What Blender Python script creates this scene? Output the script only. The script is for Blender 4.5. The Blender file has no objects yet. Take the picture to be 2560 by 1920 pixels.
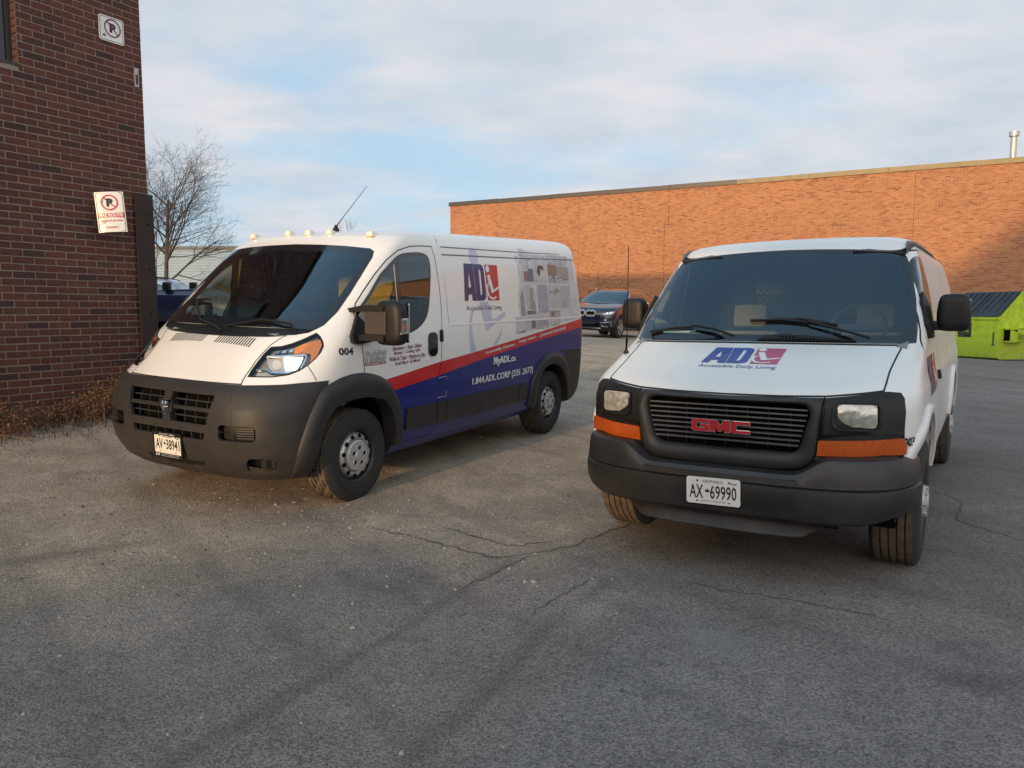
import bpy, bmesh, math, random
import numpy as np
from mathutils import Vector, Matrix
from mathutils.bvhtree import BVHTree
from mathutils.geometry import delaunay_2d_cdt
R = random.Random(7)
rad = math.radians
C = bpy.context.scene.collection
SC = bpy.context.scene

# ------------------------------------------------------------------ camera
cam = bpy.data.cameras.new('camera'); co = bpy.data.objects.new('camera', cam); C.objects.link(co)
cam.sensor_width = 36; cam.lens = 26.865; cam.clip_end = 3000; cam.clip_start = 0.05
co.location = (0, 0, 1.469); co.rotation_euler = (rad(90-5.407), rad(0.03), 0)
SC.camera = co
# ------------------------------------------------------------------ sky and sun
SUN_AZ = math.atan2(-.863, -.505)      # direction towards the sun, low behind the camera
SUN_EL = rad(7.5)
w = bpy.data.worlds.new('World'); SC.world = w; w.use_nodes = True
nt = w.node_tree; nt.nodes.clear(); L = nt.links.new
def N(t, **k):
    n = nt.nodes.new(t)
    for a, b in k.items(): setattr(n, a, b)
    return n
out = N('ShaderNodeOutputWorld'); bg = N('ShaderNodeBackground'); bg.inputs[1].default_value = SKY_STRENGTH = 0.15
sky = N('ShaderNodeTexSky', sky_type='NISHITA', sun_disc=False, sun_elevation=SUN_EL, sun_rotation=math.pi/2-SUN_AZ, altitude=200, air_density=1.0, dust_density=1.2, ozone_density=1.0)
tc = N('ShaderNodeTexCoord'); sep = N('ShaderNodeSeparateXYZ'); L(tc.outputs['Generated'], sep.inputs[0])
# cloud layer seen in perspective: direction divided by its height
zz = N('ShaderNodeMath', operation='ADD'); L(sep.outputs[2], zz.inputs[0]); zz.inputs[1].default_value = 0.16
zm = N('ShaderNodeMath', operation='MAXIMUM'); L(zz.outputs[0], zm.inputs[0]); zm.inputs[1].default_value = 0.05
dx = N('ShaderNodeMath', operation='DIVIDE'); L(sep.outputs[0], dx.inputs[0]); L(zm.outputs[0], dx.inputs[1])
dy = N('ShaderNodeMath', operation='DIVIDE'); L(sep.outputs[1], dy.inputs[0]); L(zm.outputs[0], dy.inputs[1])
cb = N('ShaderNodeCombineXYZ'); L(dx.outputs[0], cb.inputs[0]); L(dy.outputs[0], cb.inputs[1])
mp = N('ShaderNodeMapping'); mp.inputs['Location'].default_value = (5.3, 1.9, 0); mp.inputs['Scale'].default_value = (0.75, 0.95, 1); L(cb.outputs[0], mp.inputs[0])
n1 = N('ShaderNodeTexNoise'); n1.inputs['Scale'].default_value = 1.25; n1.inputs['Detail'].default_value = 6; n1.inputs['Roughness'].default_value = 0.52; n1.inputs['Distortion'].default_value = 0.25
L(mp.outputs[0], n1.inputs['Vector'])
cr = N('ShaderNodeValToRGB'); cr.color_ramp.elements[0].position = 0.36; cr.color_ramp.elements[1].position = 0.50; cr.color_ramp.elements[0].color = (0.22, 0.22, 0.22, 1); cr.color_ramp.elements[1].color = (1, 1, 1, 1)
bi = N('ShaderNodeMath', operation='MULTIPLY_ADD'); L(dx.outputs[0], bi.inputs[0]); bi.inputs[1].default_value = .085; L(n1.outputs[0], bi.inputs[2]); L(bi.outputs[0], cr.inputs[0])
n2 = N('ShaderNodeTexNoise'); n2.inputs['Scale'].default_value = 3.1; n2.inputs['Detail'].default_value = 5
L(mp.outputs[0], n2.inputs['Vector'])
cc = N('ShaderNodeValToRGB'); e = cc.color_ramp.elements; e[0].position = 0.35; e[1].position = 0.68
CLOUD_A = (3.75, 4.1, 4.6, 1); CLOUD_B = (5.0, 4.95, 5.1, 1)
e[0].color = CLOUD_A; e[1].color = CLOUD_B
L(n2.outputs[0], cc.inputs[0])
blue = N('ShaderNodeMix', data_type='RGBA'); blue.inputs[0].default_value = 0.72; L(sky.outputs[0], blue.inputs[6]); bz = N('ShaderNodeMix', data_type='RGBA'); bzr = N('ShaderNodeMapRange'); bzr.inputs[1].default_value = .30; bzr.inputs[2].default_value = .88; L(sep.outputs[2], bzr.inputs[0]); L(bzr.outputs[0], bz.inputs[0])
bz.inputs[6].default_value = (3.1, 4.7, 6.3, 1); bz.inputs[7].default_value = (1.3, 2.6, 4.1, 1); L(bz.outputs[2], blue.inputs[7])
mx = N('ShaderNodeMix', data_type='RGBA'); mfac = N('ShaderNodeMath', operation='MULTIPLY'); mfac.inputs[1].default_value = 0.93
thin = N('ShaderNodeMapRange'); thin.inputs[1].default_value = .42; thin.inputs[2].default_value = .75; thin.inputs[3].default_value = .93; thin.inputs[4].default_value = .06; L(sep.outputs[2], thin.inputs[0]); L(thin.outputs[0], mfac.inputs[1])
L(cr.outputs[0], mfac.inputs[0]); L(mfac.outputs[0], mx.inputs[0]); L(blue.outputs[2], mx.inputs[6]); L(cc.outputs[0], mx.inputs[7])
# clouds and haze scatter more light towards the viewer near the sun's side
nv = N('ShaderNodeVectorMath', operation='NORMALIZE'); L(tc.outputs['Generated'], nv.inputs[0])
dp = N('ShaderNodeVectorMath', operation='DOT_PRODUCT'); L(nv.outputs[0], dp.inputs[0]); dp.inputs[1].default_value = (math.cos(SUN_AZ)*.97, math.sin(SUN_AZ)*.97, .24)
gl = N('ShaderNodeMapRange'); gl.inputs[1].default_value = -.35; gl.inputs[2].default_value = 1; L(dp.outputs['Value'], gl.inputs[0])
gw = N('ShaderNodeMix', data_type='RGBA', clamp_factor=True); L(gl.outputs[0], gw.inputs[0]); gw.inputs[6].default_value = (1, 1, 1, 1); gw.inputs[7].default_value = (3.2, 2.65, 2.2, 1)
gs = N('ShaderNodeVectorMath', operation='MULTIPLY'); L(mx.outputs[2], gs.inputs[0]); L(gw.outputs[2], gs.inputs[1])
L(gs.outputs[0], bg.inputs[0]); L(bg.outputs[0], out.inputs[0])
sd = bpy.data.lights.new('sun', 'SUN'); so = bpy.data.objects.new('sun', sd); C.objects.link(so)
sd.energy = 3.1; sd.angle = rad(0.9); sd.color = (1.0, 0.66, 0.34)
sv = Vector((math.cos(SUN_EL)*math.cos(SUN_AZ), math.cos(SUN_EL)*math.sin(SUN_AZ), math.sin(SUN_EL)))
so.rotation_euler = sv.to_track_quat('Z', 'Y').to_euler()
SC.view_settings.view_transform = 'Standard'; SC.view_settings.look = 'None'; SC.view_settings.gamma = 1; SC.view_settings.exposure = 0.08
SC.view_settings.use_curve_mapping = False
SC.cycles.max_bounces = 8; SC.cycles.transparent_max_bounces = 16; SC.cycles.caustics_reflective = False; SC.cycles.caustics_refractive = False

# ------------------------------------------------------------------ materials
MAT = {}
def mat(name, col=(.5,.5,.5), rough=.6, metal=0, coat=0, coatr=.05, noise=None, bump=None, emit=None, spec=.5, back=None, attr=None, dirt=None):
    """noise=(scale, amount, detail): value variation; bump=(scale, strength, distance); dirt=(colour, z0, z1, amount) dust near the ground"""
    if name in MAT: return MAT[name]
    m = bpy.data.materials.new(name); m.use_nodes = True; MAT[name] = m
    t = m.node_tree; b = t.nodes['Principled BSDF']; l = t.links.new
    b.inputs['Base Color'].default_value = (*col, 1); b.inputs['Roughness'].default_value = rough; b.inputs['Metallic'].default_value = metal
    b.inputs['Coat Weight'].default_value = coat; b.inputs['Coat Roughness'].default_value = coatr; b.inputs['Specular IOR Level'].default_value = spec
    c = None
    tcn = t.nodes.new('ShaderNodeTexCoord')
    if attr:
        an = t.nodes.new('ShaderNodeAttribute'); an.attribute_name = attr; c = an.outputs['Color']
    if noise:
        n = t.nodes.new('ShaderNodeTexNoise'); n.inputs['Scale'].default_value = noise[0]; n.inputs['Detail'].default_value = noise[2] if len(noise) > 2 else 4
        l(tcn.outputs['Object'], n.inputs['Vector'])
        r = t.nodes.new('ShaderNodeMapRange'); r.inputs[1].default_value = .3; r.inputs[2].default_value = .7; r.inputs[3].default_value = 1-noise[1]; r.inputs[4].default_value = 1+noise[1]
        l(n.outputs[0], r.inputs[0])
        h = t.nodes.new('ShaderNodeVectorMath'); h.operation = 'SCALE'
        if c: l(c, h.inputs[0])
        else: h.inputs[0].default_value = col
        l(r.outputs[0], h.inputs['Scale']); c = h.outputs[0]
    if dirt:
        s = t.nodes.new('ShaderNodeSeparateXYZ'); l(tcn.outputs['Object'], s.inputs[0])
        r = t.nodes.new('ShaderNodeMapRange'); r.inputs[1].default_value = dirt[1]; r.inputs[2].default_value = dirt[2]; r.inputs[3].default_value = dirt[3]; r.inputs[4].default_value = 0
        l(s.outputs[2], r.inputs[0])
        n = t.nodes.new('ShaderNodeTexNoise'); n.inputs['Scale'].default_value = 5; n.inputs['Detail'].default_value = 8; n.inputs['Roughness'].default_value = .65
        l(tcn.outputs['Object'], n.inputs['Vector'])
        q = t.nodes.new('ShaderNodeMath'); q.operation = 'MULTIPLY'; l(r.outputs[0], q.inputs[0])
        r2 = t.nodes.new('ShaderNodeMapRange'); r2.inputs[1].default_value = .35; r2.inputs[2].default_value = .7; l(n.outputs[0], r2.inputs[0]); l(r2.outputs[0], q.inputs[1])
        x = t.nodes.new('ShaderNodeMix'); x.data_type = 'RGBA'; l(q.outputs[0], x.inputs[0])
        if c: l(c, x.inputs[6])
        else: x.inputs[6].default_value = (*col, 1)
        x.inputs[7].default_value = (*dirt[0], 1); c = x.outputs[2]
    if back:
        g = t.nodes.new('ShaderNodeNewGeometry'); x = t.nodes.new('ShaderNodeMix'); x.data_type = 'RGBA'; l(g.outputs['Backfacing'], x.inputs[0])
        if c: l(c, x.inputs[6])
        else: x.inputs[6].default_value = (*col, 1)
        x.inputs[7].default_value = (*back, 1); c = x.outputs[2]
        q = t.nodes.new('ShaderNodeMath'); q.operation = 'SUBTRACT'; q.inputs[0].default_value = 1; l(g.outputs['Backfacing'], q.inputs[1])
        q2 = t.nodes.new('ShaderNodeMath'); q2.operation = 'MULTIPLY'; l(q.outputs[0], q2.inputs[0]); q2.inputs[1].default_value = coat; l(q2.outputs[0], b.inputs['Coat Weight'])
    if c: l(c, b.inputs['Base Color'])
    if bump:
        n = t.nodes.new('ShaderNodeTexNoise'); n.inputs['Scale'].default_value = bump[0]; n.inputs['Detail'].default_value = 5
        l(tcn.outputs['Object'], n.inputs['Vector'])
        bn = t.nodes.new('ShaderNodeBump'); bn.inputs['Strength'].default_value = bump[1]; bn.inputs['Distance'].default_value = bump[2]; l(n.outputs[0], bn.inputs['Height']); l(bn.outputs[0], b.inputs['Normal'])
    if emit:
        b.inputs['Emission Color'].default_value = (*emit[:3], 1); b.inputs['Emission Strength'].default_value = emit[3]
    return m
def glass(name, tint=(.85,.9,.88), rough=0.0, ior=1.5, k=2.0):
    if name in MAT: return MAT[name]
    m = bpy.data.materials.new(name); m.use_nodes = True; MAT[name] = m
    t = m.node_tree; t.nodes.clear(); l = t.links.new
    o = t.nodes.new('ShaderNodeOutputMaterial'); tr = t.nodes.new('ShaderNodeBsdfTransparent'); tr.inputs[0].default_value = (*tint, 1)
    gl = t.nodes.new('ShaderNodeBsdfGlossy'); gl.inputs['Roughness'].default_value = rough; gl.inputs[0].default_value = (.80, .92, 1, 1)
    fr = t.nodes.new('ShaderNodeFresnel'); fr.inputs[0].default_value = ior
    fm = t.nodes.new('ShaderNodeMath'); fm.operation = 'MULTIPLY_ADD'; fm.use_clamp = True; fm.inputs[1].default_value = k; fm.inputs[2].default_value = .0
    l(fr.outputs[0], fm.inputs[0])
    mx = t.nodes.new('ShaderNodeMixShader'); l(fm.outputs[0], mx.inputs[0]); l(tr.outputs[0], mx.inputs[1]); l(gl.outputs[0], mx.inputs[2]); l(mx.outputs[0], o.inputs[0])
    return m

# ------------------------------------------------------------------ object helpers
def link(name, me, parent=None, mats=(), loc=None, rot=None, **props):
    o = bpy.data.objects.new(name, me)
    for m in mats: me.materials.append(MAT[m] if isinstance(m, str) else m)
    C.objects.link(o)
    if parent is not None: o.parent = parent
    if loc is not None: o.location = loc
    if rot is not None: o.rotation_euler = rot
    for k, v in props.items(): o[k] = v
    return o
def thing(name, label, category, loc=(0,0,0), rotz=0, group=None, M=None):
    o = bpy.data.objects.new(name, None); C.objects.link(o); o.empty_display_size = .2
    if M is not None: o.matrix_world = M
    else: o.location = loc; o.rotation_euler = (0, 0, rotz)
    o['label'] = label; o['category'] = category
    if group: o['group'] = group
    return o
def smooth(me, on=True, ang=None):
    me.polygons.foreach_set('use_smooth', [on]*len(me.polygons))
    if ang is not None:
        me.set_sharp_from_angle(angle=rad(ang))
class MB:
    """collects simple solids into one mesh"""
    def __init__(s): s.v = []; s.f = []; s.mi = []
    def add(s, vs, fs, mi=0):
        k = len(s.v); s.v += [tuple(q) for q in vs]; s.f += [tuple(i+k for i in f) for f in fs]; s.mi += [mi]*len(fs); return s
    def box(s, a, b, mi=0, bev=0, M=None):
        (x0,y0,z0),(x1,y1,z1) = a, b
        x0,x1 = min(x0,x1),max(x0,x1); y0,y1=min(y0,y1),max(y0,y1); z0,z1=min(z0,z1),max(z0,z1)
        if bev:
            bm = bmesh.new(); bmesh.ops.create_cube(bm, size=1)
            for q in bm.verts: q.co = Vector(((x0+x1)/2+q.co.x*(x1-x0), (y0+y1)/2+q.co.y*(y1-y0), (z0+z1)/2+q.co.z*(z1-z0)))
            bmesh.ops.bevel(bm, geom=bm.edges[:], offset=bev, segments=2, affect='EDGES', profile=.7)
            vs = [q.co.copy() for q in bm.verts]; bm.verts.index_update(); fs = [[q.index for q in f.verts] for f in bm.faces]; bm.free()
        else:
            vs = [Vector(q) for q in ((x0,y0,z0),(x1,y0,z0),(x1,y1,z0),(x0,y1,z0),(x0,y0,z1),(x1,y0,z1),(x1,y1,z1),(x0,y1,z1))]
            fs = [(0,3,2,1),(4,5,6,7),(0,1,5,4),(1,2,6,5),(2,3,7,6),(3,0,4,7)]
        if M is not None: vs = [M @ q for q in vs]
        return s.add(vs, fs, mi)
    def tube(s, pts, r, n=8, mi=0, cap=True):
        pts = [Vector(p) for p in pts]; rs = r if isinstance(r, (list, tuple)) else [r]*len(pts); k = len(s.v)
        up = Vector((0,0,1))
        for i, p in enumerate(pts):
            d = (pts[min(i+1, len(pts)-1)]-pts[max(i-1, 0)]).normalized()
            a = d.cross(up)
            if a.length < 1e-3: a = d.cross(Vector((1,0,0)))
            a.normalize(); b = a.cross(d).normalized()
            for j in range(n):
                t = 2*math.pi*j/n; s.v.append(tuple(p+(a*math.cos(t)+b*math.sin(t))*rs[i]))
        for i in range(len(pts)-1):
            for j in range(n):
                a, b = k+i*n+j, k+i*n+(j+1)%n; s.f.append((a, b, b+n, a+n)); s.mi.append(mi)
        if cap:
            s.f.append(tuple(k+j for j in range(n))[::-1]); s.f.append(tuple(k+(len(pts)-1)*n+j for j in range(n))); s.mi += [mi, mi]
        return s
    def prism(s, poly, y0, y1, axis=1, mi=0, M=None):
        """poly in the plane across 'axis' extruded from y0 to y1"""
        def P(a, b, t):
            return Vector({0:(t,a,b), 1:(a,t,b), 2:(a,b,t)}[axis])
        n = len(poly); vs = [P(a,b,y0) for a,b in poly]+[P(a,b,y1) for a,b in poly]
        if M is not None: vs = [M @ q for q in vs]
        fs = [tuple(range(n)), tuple(range(2*n-1, n-1, -1))]+[(i, i+n, (i+1)%n+n, (i+1)%n) for i in range(n)]
        return s.add(vs, fs, mi)
    def lathe(s, prof, n=32, axis=1, c=(0,0,0), mi=0, closed=False):
        """prof: list of (offset along axis, radius)"""
        k = len(s.v); m = len(prof)
        for i in range(n):
            t = 2*math.pi*i/n; ct, st = math.cos(t), math.sin(t)
            for a, r in prof:
                q = {1:(r*ct, a, r*st), 0:(a, r*ct, r*st), 2:(r*ct, r*st, a)}[axis]
                s.v.append((c[0]+q[0], c[1]+q[1], c[2]+q[2]))
        for i in range(n):
            for j in range(m-1 if not closed else m):
                a = k+i*m+j; b = k+i*m+(j+1)%m; c2 = k+((i+1)%n)*m+(j+1)%m; d = k+((i+1)%n)*m+j
                s.f.append((a, b, c2, d)); s.mi.append(mi)
        return s
    def build(s, name, mats, parent=None, sm=None, fix=True, **k):
        me = bpy.data.meshes.new(name); me.from_pydata(s.v, [], s.f)
        me.polygons.foreach_set('material_index', s.mi)
        if fix:
            bm = bmesh.new(); bm.from_mesh(me); bmesh.ops.recalc_face_normals(bm, faces=bm.faces[:]); bm.to_mesh(me); bm.free()
        if sm is not None: smooth(me, True, sm)
        if isinstance(mats, (str, bpy.types.Material)): mats = [mats]
        return link(name, me, parent, mats, **k)
def cr_poly(pts, closed=True, k=4):
    """Catmull-Rom through the points"""
    n = len(pts); P = [Vector(p) for p in pts]; o = []
    for i in range(n if closed else n-1):
        a = P[(i-1)%n] if closed or i > 0 else P[0]; b = P[i]; c = P[(i+1)%n]; d = P[(i+2)%n] if closed or i+2 < n else P[-1]
        for j in range(k):
            t = j/k; o.append(0.5*((2*b)+(c-a)*t+(2*a-5*b+4*c-d)*t*t+(3*b-a-3*c+d)*t**3))
    if not closed: o.append(P[-1])
    return [tuple(q) for q in o]
def offset_poly(p, d):
    n = len(p); A = sum(p[i][0]*p[(i+1)%n][1]-p[(i+1)%n][0]*p[i][1] for i in range(n)); sg = 1 if A > 0 else -1
    o = []
    for i in range(n):
        a, b, c = p[i-1], p[i], p[(i+1)%n]
        e1 = Vector((b[0]-a[0], b[1]-a[1])); e2 = Vector((c[0]-b[0], c[1]-b[1]))
        if e1.length < 1e-9 or e2.length < 1e-9: o.append(b); continue
        e1.normalize(); e2.normalize(); n1 = Vector((-e1.y, e1.x)); n2 = Vector((-e2.y, e2.x)); m = n1+n2
        if m.length < 1e-6: o.append(b); continue
        m.normalize(); q = max(.5, m.dot(n1)); o.append((b[0]+m.x*d*sg/q, b[1]+m.y*d*sg/q))
    return o
def strip_poly(pts, wd):
    """closed band of width wd round an open line"""
    l, r = [], []
    for i, p in enumerate(pts):
        a = pts[max(i-1, 0)]; b = pts[min(i+1, len(pts)-1)]; d = Vector((b[0]-a[0], b[1]-a[1])).normalized()
        l.append((p[0]-d.y*wd/2, p[1]+d.x*wd/2)); r.append((p[0]+d.y*wd/2, p[1]-d.x*wd/2))
    return l+r[::-1]
def inside(p, poly):
    x, y = p; c = False; n = len(poly); j = n-1
    for i in range(n):
        xi, yi = poly[i]; xj, yj = poly[j]
        if (yi > y) != (yj > y) and x < (xj-xi)*(y-yi)/(yj-yi)+xi: c = not c
        j = i
    return c

# projections: u axis, v axis, look axis (pointing out of the surface)
V3 = lambda *a: Vector(a)
PR = {'L': (V3(1,0,0), V3(0,0,1), V3(0,1,0)), 'Rt': (V3(1,0,0), V3(0,0,1), V3(0,-1,0)), 'F': (V3(0,1,0), V3(0,0,1), V3(1,0,0)), 'B': (V3(0,1,0), V3(0,0,1), V3(-1,0,0)),
      'T': (V3(1,0,0), V3(0,1,0), V3(0,0,1)),
      'D': (V3(-.7071,.7071,0), V3(0,0,1), V3(.7071,.7071,0)), 'Dm': (V3(-.7071,-.7071,0), V3(0,0,1), V3(.7071,-.7071,0))}
class Shell:
    def __init__(s, keys, K=6, nf=34, ns=46, nr=5, nb=10, deform=None, sm=2):
        A = np.array(keys, float); t = np.arange(len(A)); T = np.linspace(0, len(A)-1, (len(A)-1)*K+1)
        B = np.stack([np.interp(T, t, A[:, i]) for i in range(A.shape[1])], 1)
        for _ in range(sm): B[1:-1] = (B[:-2]+2*B[1:-1]+B[2:])/4
        s.bm = bm = bmesh.new(); rows = []
        for z, W, xf, xc, n, xr, rr in B:
            rr = min(rr, W*.9)
            th = np.linspace(0, math.pi/2, 400); y = W*np.sin(th)**(2/n); x = xc+(xf-xc)*np.cos(th)**(2/n)
            d = np.concatenate([[0], np.cumsum(np.hypot(np.diff(x), np.diff(y)))]); q = np.linspace(0, d[-1], nf)
            fx = np.interp(q, d, x); fy = np.interp(q, d, y)
            sx = np.linspace(xc, xr+rr, ns)[1:]; sy = np.full(ns-1, W)
            a = np.linspace(0, math.pi/2, nr+1)[1:]; rx = xr+rr-rr*np.sin(a); ry = W-rr+rr*np.cos(a)
            by = np.linspace(W-rr, 0, nb)[1:]; bx = np.full(nb-1, xr)
            X = np.concatenate([fx, sx, rx, bx]); Y = np.concatenate([fy, sy, ry, by])
            loop = [(X[i], Y[i], z) for i in range(len(X))]+[(X[i], -Y[i], z) for i in range(len(X)-2, 0, -1)]
            rows.append([bm.verts.new(deform(Vector(p)) if deform else Vector(p)) for p in loop])
        for a, b in zip(rows, rows[1:]):
            n = len(a)
            for i in range(n):
                f = bm.faces.new((a[i], b[i], b[(i+1)%n], a[(i+1)%n])); f.smooth = True
        bmesh.ops.remove_doubles(bm, verts=bm.verts[:], dist=1e-5)
        bmesh.ops.recalc_face_normals(bm, faces=bm.faces[:])
        s.bvh = BVHTree.FromBMesh(bm)
        bm.normal_update()
        c = sum((f.normal.dot(f.calc_center_median()-Vector((-1.7,0,1.1))) for f in bm.faces))
        if c < 0: bmesh.ops.reverse_faces(bm, faces=bm.faces[:])
        s.bvh = BVHTree.FromBMesh(bm)
    def hit(s, pr, u, v, off=0.0):
        U, Vv, W = PR[pr]; o = U*u+Vv*v+W*8
        loc, no, i, d = s.bvh.ray_cast(o, -W)
        if loc is None:
            loc, no, i, d = s.bvh.find_nearest(U*u+Vv*v+W*.8)
        if no.dot(W) < 0: no = -no
        return loc+no*off
    def carve(s, poly, pr='L', cond=None, nmin=.12):
        U, Vv, W = PR[pr]; bm = s.bm; bm.normal_update()
        us = [p[0] for p in poly]; vs = [p[1] for p in poly]; e = 1e-4
        b0, b1, c0, c1 = min(us)-e, max(us)+e, min(vs)-e, max(vs)+e
        def ok(f): return f.normal.dot(W) > nmin and (cond is None or cond(f.calc_center_median()))
        def box(f):
            a = [v.co.dot(U) for v in f.verts]; b = [v.co.dot(Vv) for v in f.verts]; return min(a), max(a), min(b), max(b)
        def ov(q, w): return not (q[1] < w[0] or q[0] > w[1] or q[3] < w[2] or q[2] > w[3])
        S = {}
        for f in bm.faces:
            if ok(f):
                q = box(f)
                if ov(q, (b0, b1, c0, c1)): S[f] = q
        n = len(poly)
        for i in range(n):
            a, b = poly[i], poly[(i+1)%n]
            du, dv = b[0]-a[0], b[1]-a[1]; ln = math.hypot(du, dv)
            if ln < 1e-6: continue
            w = (min(a[0],b[0])-e, max(a[0],b[0])+e, min(a[1],b[1])-e, max(a[1],b[1])+e)
            loc = [f for f, q in S.items() if ov(q, w)]
            if not loc: continue
            no = (U*(-dv)+Vv*du)/ln; pc = U*a[0]+Vv*a[1]
            g = set(loc)
            for f in loc: g.update(f.edges); g.update(f.verts)
            r = bmesh.ops.bisect_plane(bm, geom=list(g), plane_co=pc, plane_no=no, dist=1e-6)
            for q in r['geom']:
                if isinstance(q, bmesh.types.BMFace): S[q] = box(q)
            S = {f: q for f, q in S.items() if f.is_valid}
        return s.sel(poly, pr, cond, nmin)
    def sel(s, poly, pr='L', cond=None, nmin=.12):
        U, Vv, W = PR[pr]; s.bm.normal_update(); o = []
        us = [p[0] for p in poly]; vs = [p[1] for p in poly]; b0, b1, c0, c1 = min(us), max(us), min(vs), max(vs)
        for f in s.bm.faces:
            c = f.calc_center_median(); u, v = c.dot(U), c.dot(Vv)
            if b0 <= u <= b1 and c0 <= v <= c1 and f.normal.dot(W) > nmin and (cond is None or cond(c)) and inside((u, v), poly): o.append(f)
        return o
    def paint(s, poly, mi, pr='L', **k):
        for f in s.carve(poly, pr, **k): f.material_index = mi
    def band(s, poly, wd, mi, pr='L', **k):
        q = offset_poly(poly, wd); s.carve(poly, pr, **k); s.carve(q, pr, **k)
        B = set(s.sel(q, pr, **k))
        for f in s.sel(poly, pr, **k):
            if f not in B: f.material_index = mi
    def take(s, faces, name, mats, parent, off=0, rim=0, keep=False, **props):
        fs = [f for f in faces if f.is_valid]
        b2 = bmesh.new(); mp = {}
        for f in fs:
            vv = []
            for v in f.verts:
                if v not in mp: mp[v] = b2.verts.new(v.co)
                vv.append(mp[v])
            nf = b2.faces.new(vv); nf.smooth = True; nf.material_index = f.material_index if len(mats) > 1 else 0
        if not keep: bmesh.ops.delete(s.bm, geom=fs, context='FACES')
        b2.normal_update()
        if off:
            nn = {v: v.normal.copy() for v in b2.verts}
            for v, q in nn.items(): v.co += q*off
        if rim:
            be = [e for e in b2.edges if e.is_boundary]
            r = bmesh.ops.extrude_edge_only(b2, edges=be)
            nv = [q for q in r['geom'] if isinstance(q, bmesh.types.BMVert)]
            b2.normal_update()
            src = {}
            for q in nv:
                for e in q.link_edges:
                    o = e.other_vert(q)
                    if o not in nv: src[q] = o
            fn = {}
            for q, o in src.items():
                t = Vector((0,0,0))
                for f in o.link_faces:
                    if all(v not in src for v in f.verts): t += f.normal
                fn[q] = t.normalized()
            for q, t in fn.items(): q.co -= t*rim
        me = bpy.data.meshes.new(name); b2.to_mesh(me); b2.free()
        if rim: me.set_sharp_from_angle(angle=rad(40))
        return link(name, me, parent, mats, **props)
    def finish(s, name, mats, parent, **props):
        me = bpy.data.meshes.new(name); s.bm.to_mesh(me); s.bm.free()
        return link(name, me, parent, mats, **props)
    def patch(s, poly, pr, off, name, mats, parent, grid=.05, thick=0, smoothf=True, **props):
        """a piece that follows the surface, cut to poly"""
        us = [p[0] for p in poly]; vs = [p[1] for p in poly]; n = len(poly)
        pts = [Vector(p) for p in poly]
        u = min(us)+grid/2
        while u < max(us):
            v = min(vs)+grid/2
            while v < max(vs):
                if inside((u, v), poly): pts.append(Vector((u, v)))
                v += grid
            u += grid
        V, E, F, *_ = delaunay_2d_cdt(pts, [], [list(range(n))], 1, 1e-5)
        P = [s.hit(pr, q[0], q[1], off) for q in V]
        F = [tuple(f) for f in F]
        W = PR[pr][2]
        def up(f): return (P[f[1]]-P[f[0]]).cross(P[f[2]]-P[f[0]]).dot(W) > 0
        F = [f if up(f) else f[::-1] for f in F]
        if thick:
            k = len(P); P2 = [s.hit(pr, q[0], q[1], off-thick) for q in V]
            from collections import Counter
            cn = Counter(); 
            for f in F:
                for i in range(len(f)): cn[(f[i], f[(i+1)%len(f)])] += 1
            side = [(b, a, a+k, b+k) for (a, b) in cn if (b, a) not in cn]
            P = P+P2; F = F+side
        me = bpy.data.meshes.new(name); me.from_pydata([tuple(p) for p in P], [], F)
        if smoothf: smooth(me, True, 40)
        return link(name, me, parent, mats, **props)
_tc = {}
def text_mesh(s, bold=0.0, shear=0.0, res=2):
    k = (s, bold, shear, res)
    if k in _tc: return _tc[k]
    cu = bpy.data.curves.new('txt', 'FONT'); cu.body = s; cu.offset = bold; cu.shear = shear; cu.resolution_u = res; cu.fill_mode = 'FRONT'
    o = bpy.data.objects.new('txt', cu); C.objects.link(o)
    me = bpy.data.meshes.new_from_object(o.evaluated_get(bpy.context.evaluated_depsgraph_get()))
    vs = [(v.co.x, v.co.y) for v in me.vertices]; fs = [tuple(p.vertices) for p in me.polygons]
    bpy.data.objects.remove(o); bpy.data.curves.remove(cu); bpy.data.meshes.remove(me)
    if vs:
        x0 = min(v[0] for v in vs); x1 = max(v[0] for v in vs); y0 = min(v[1] for v in vs); y1 = max(v[1] for v in vs)
    else: x0 = y0 = 0; x1 = y1 = 1
    r = (vs, fs, (x0, x1, y0, y1)); _tc[k] = r; return r
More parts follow.
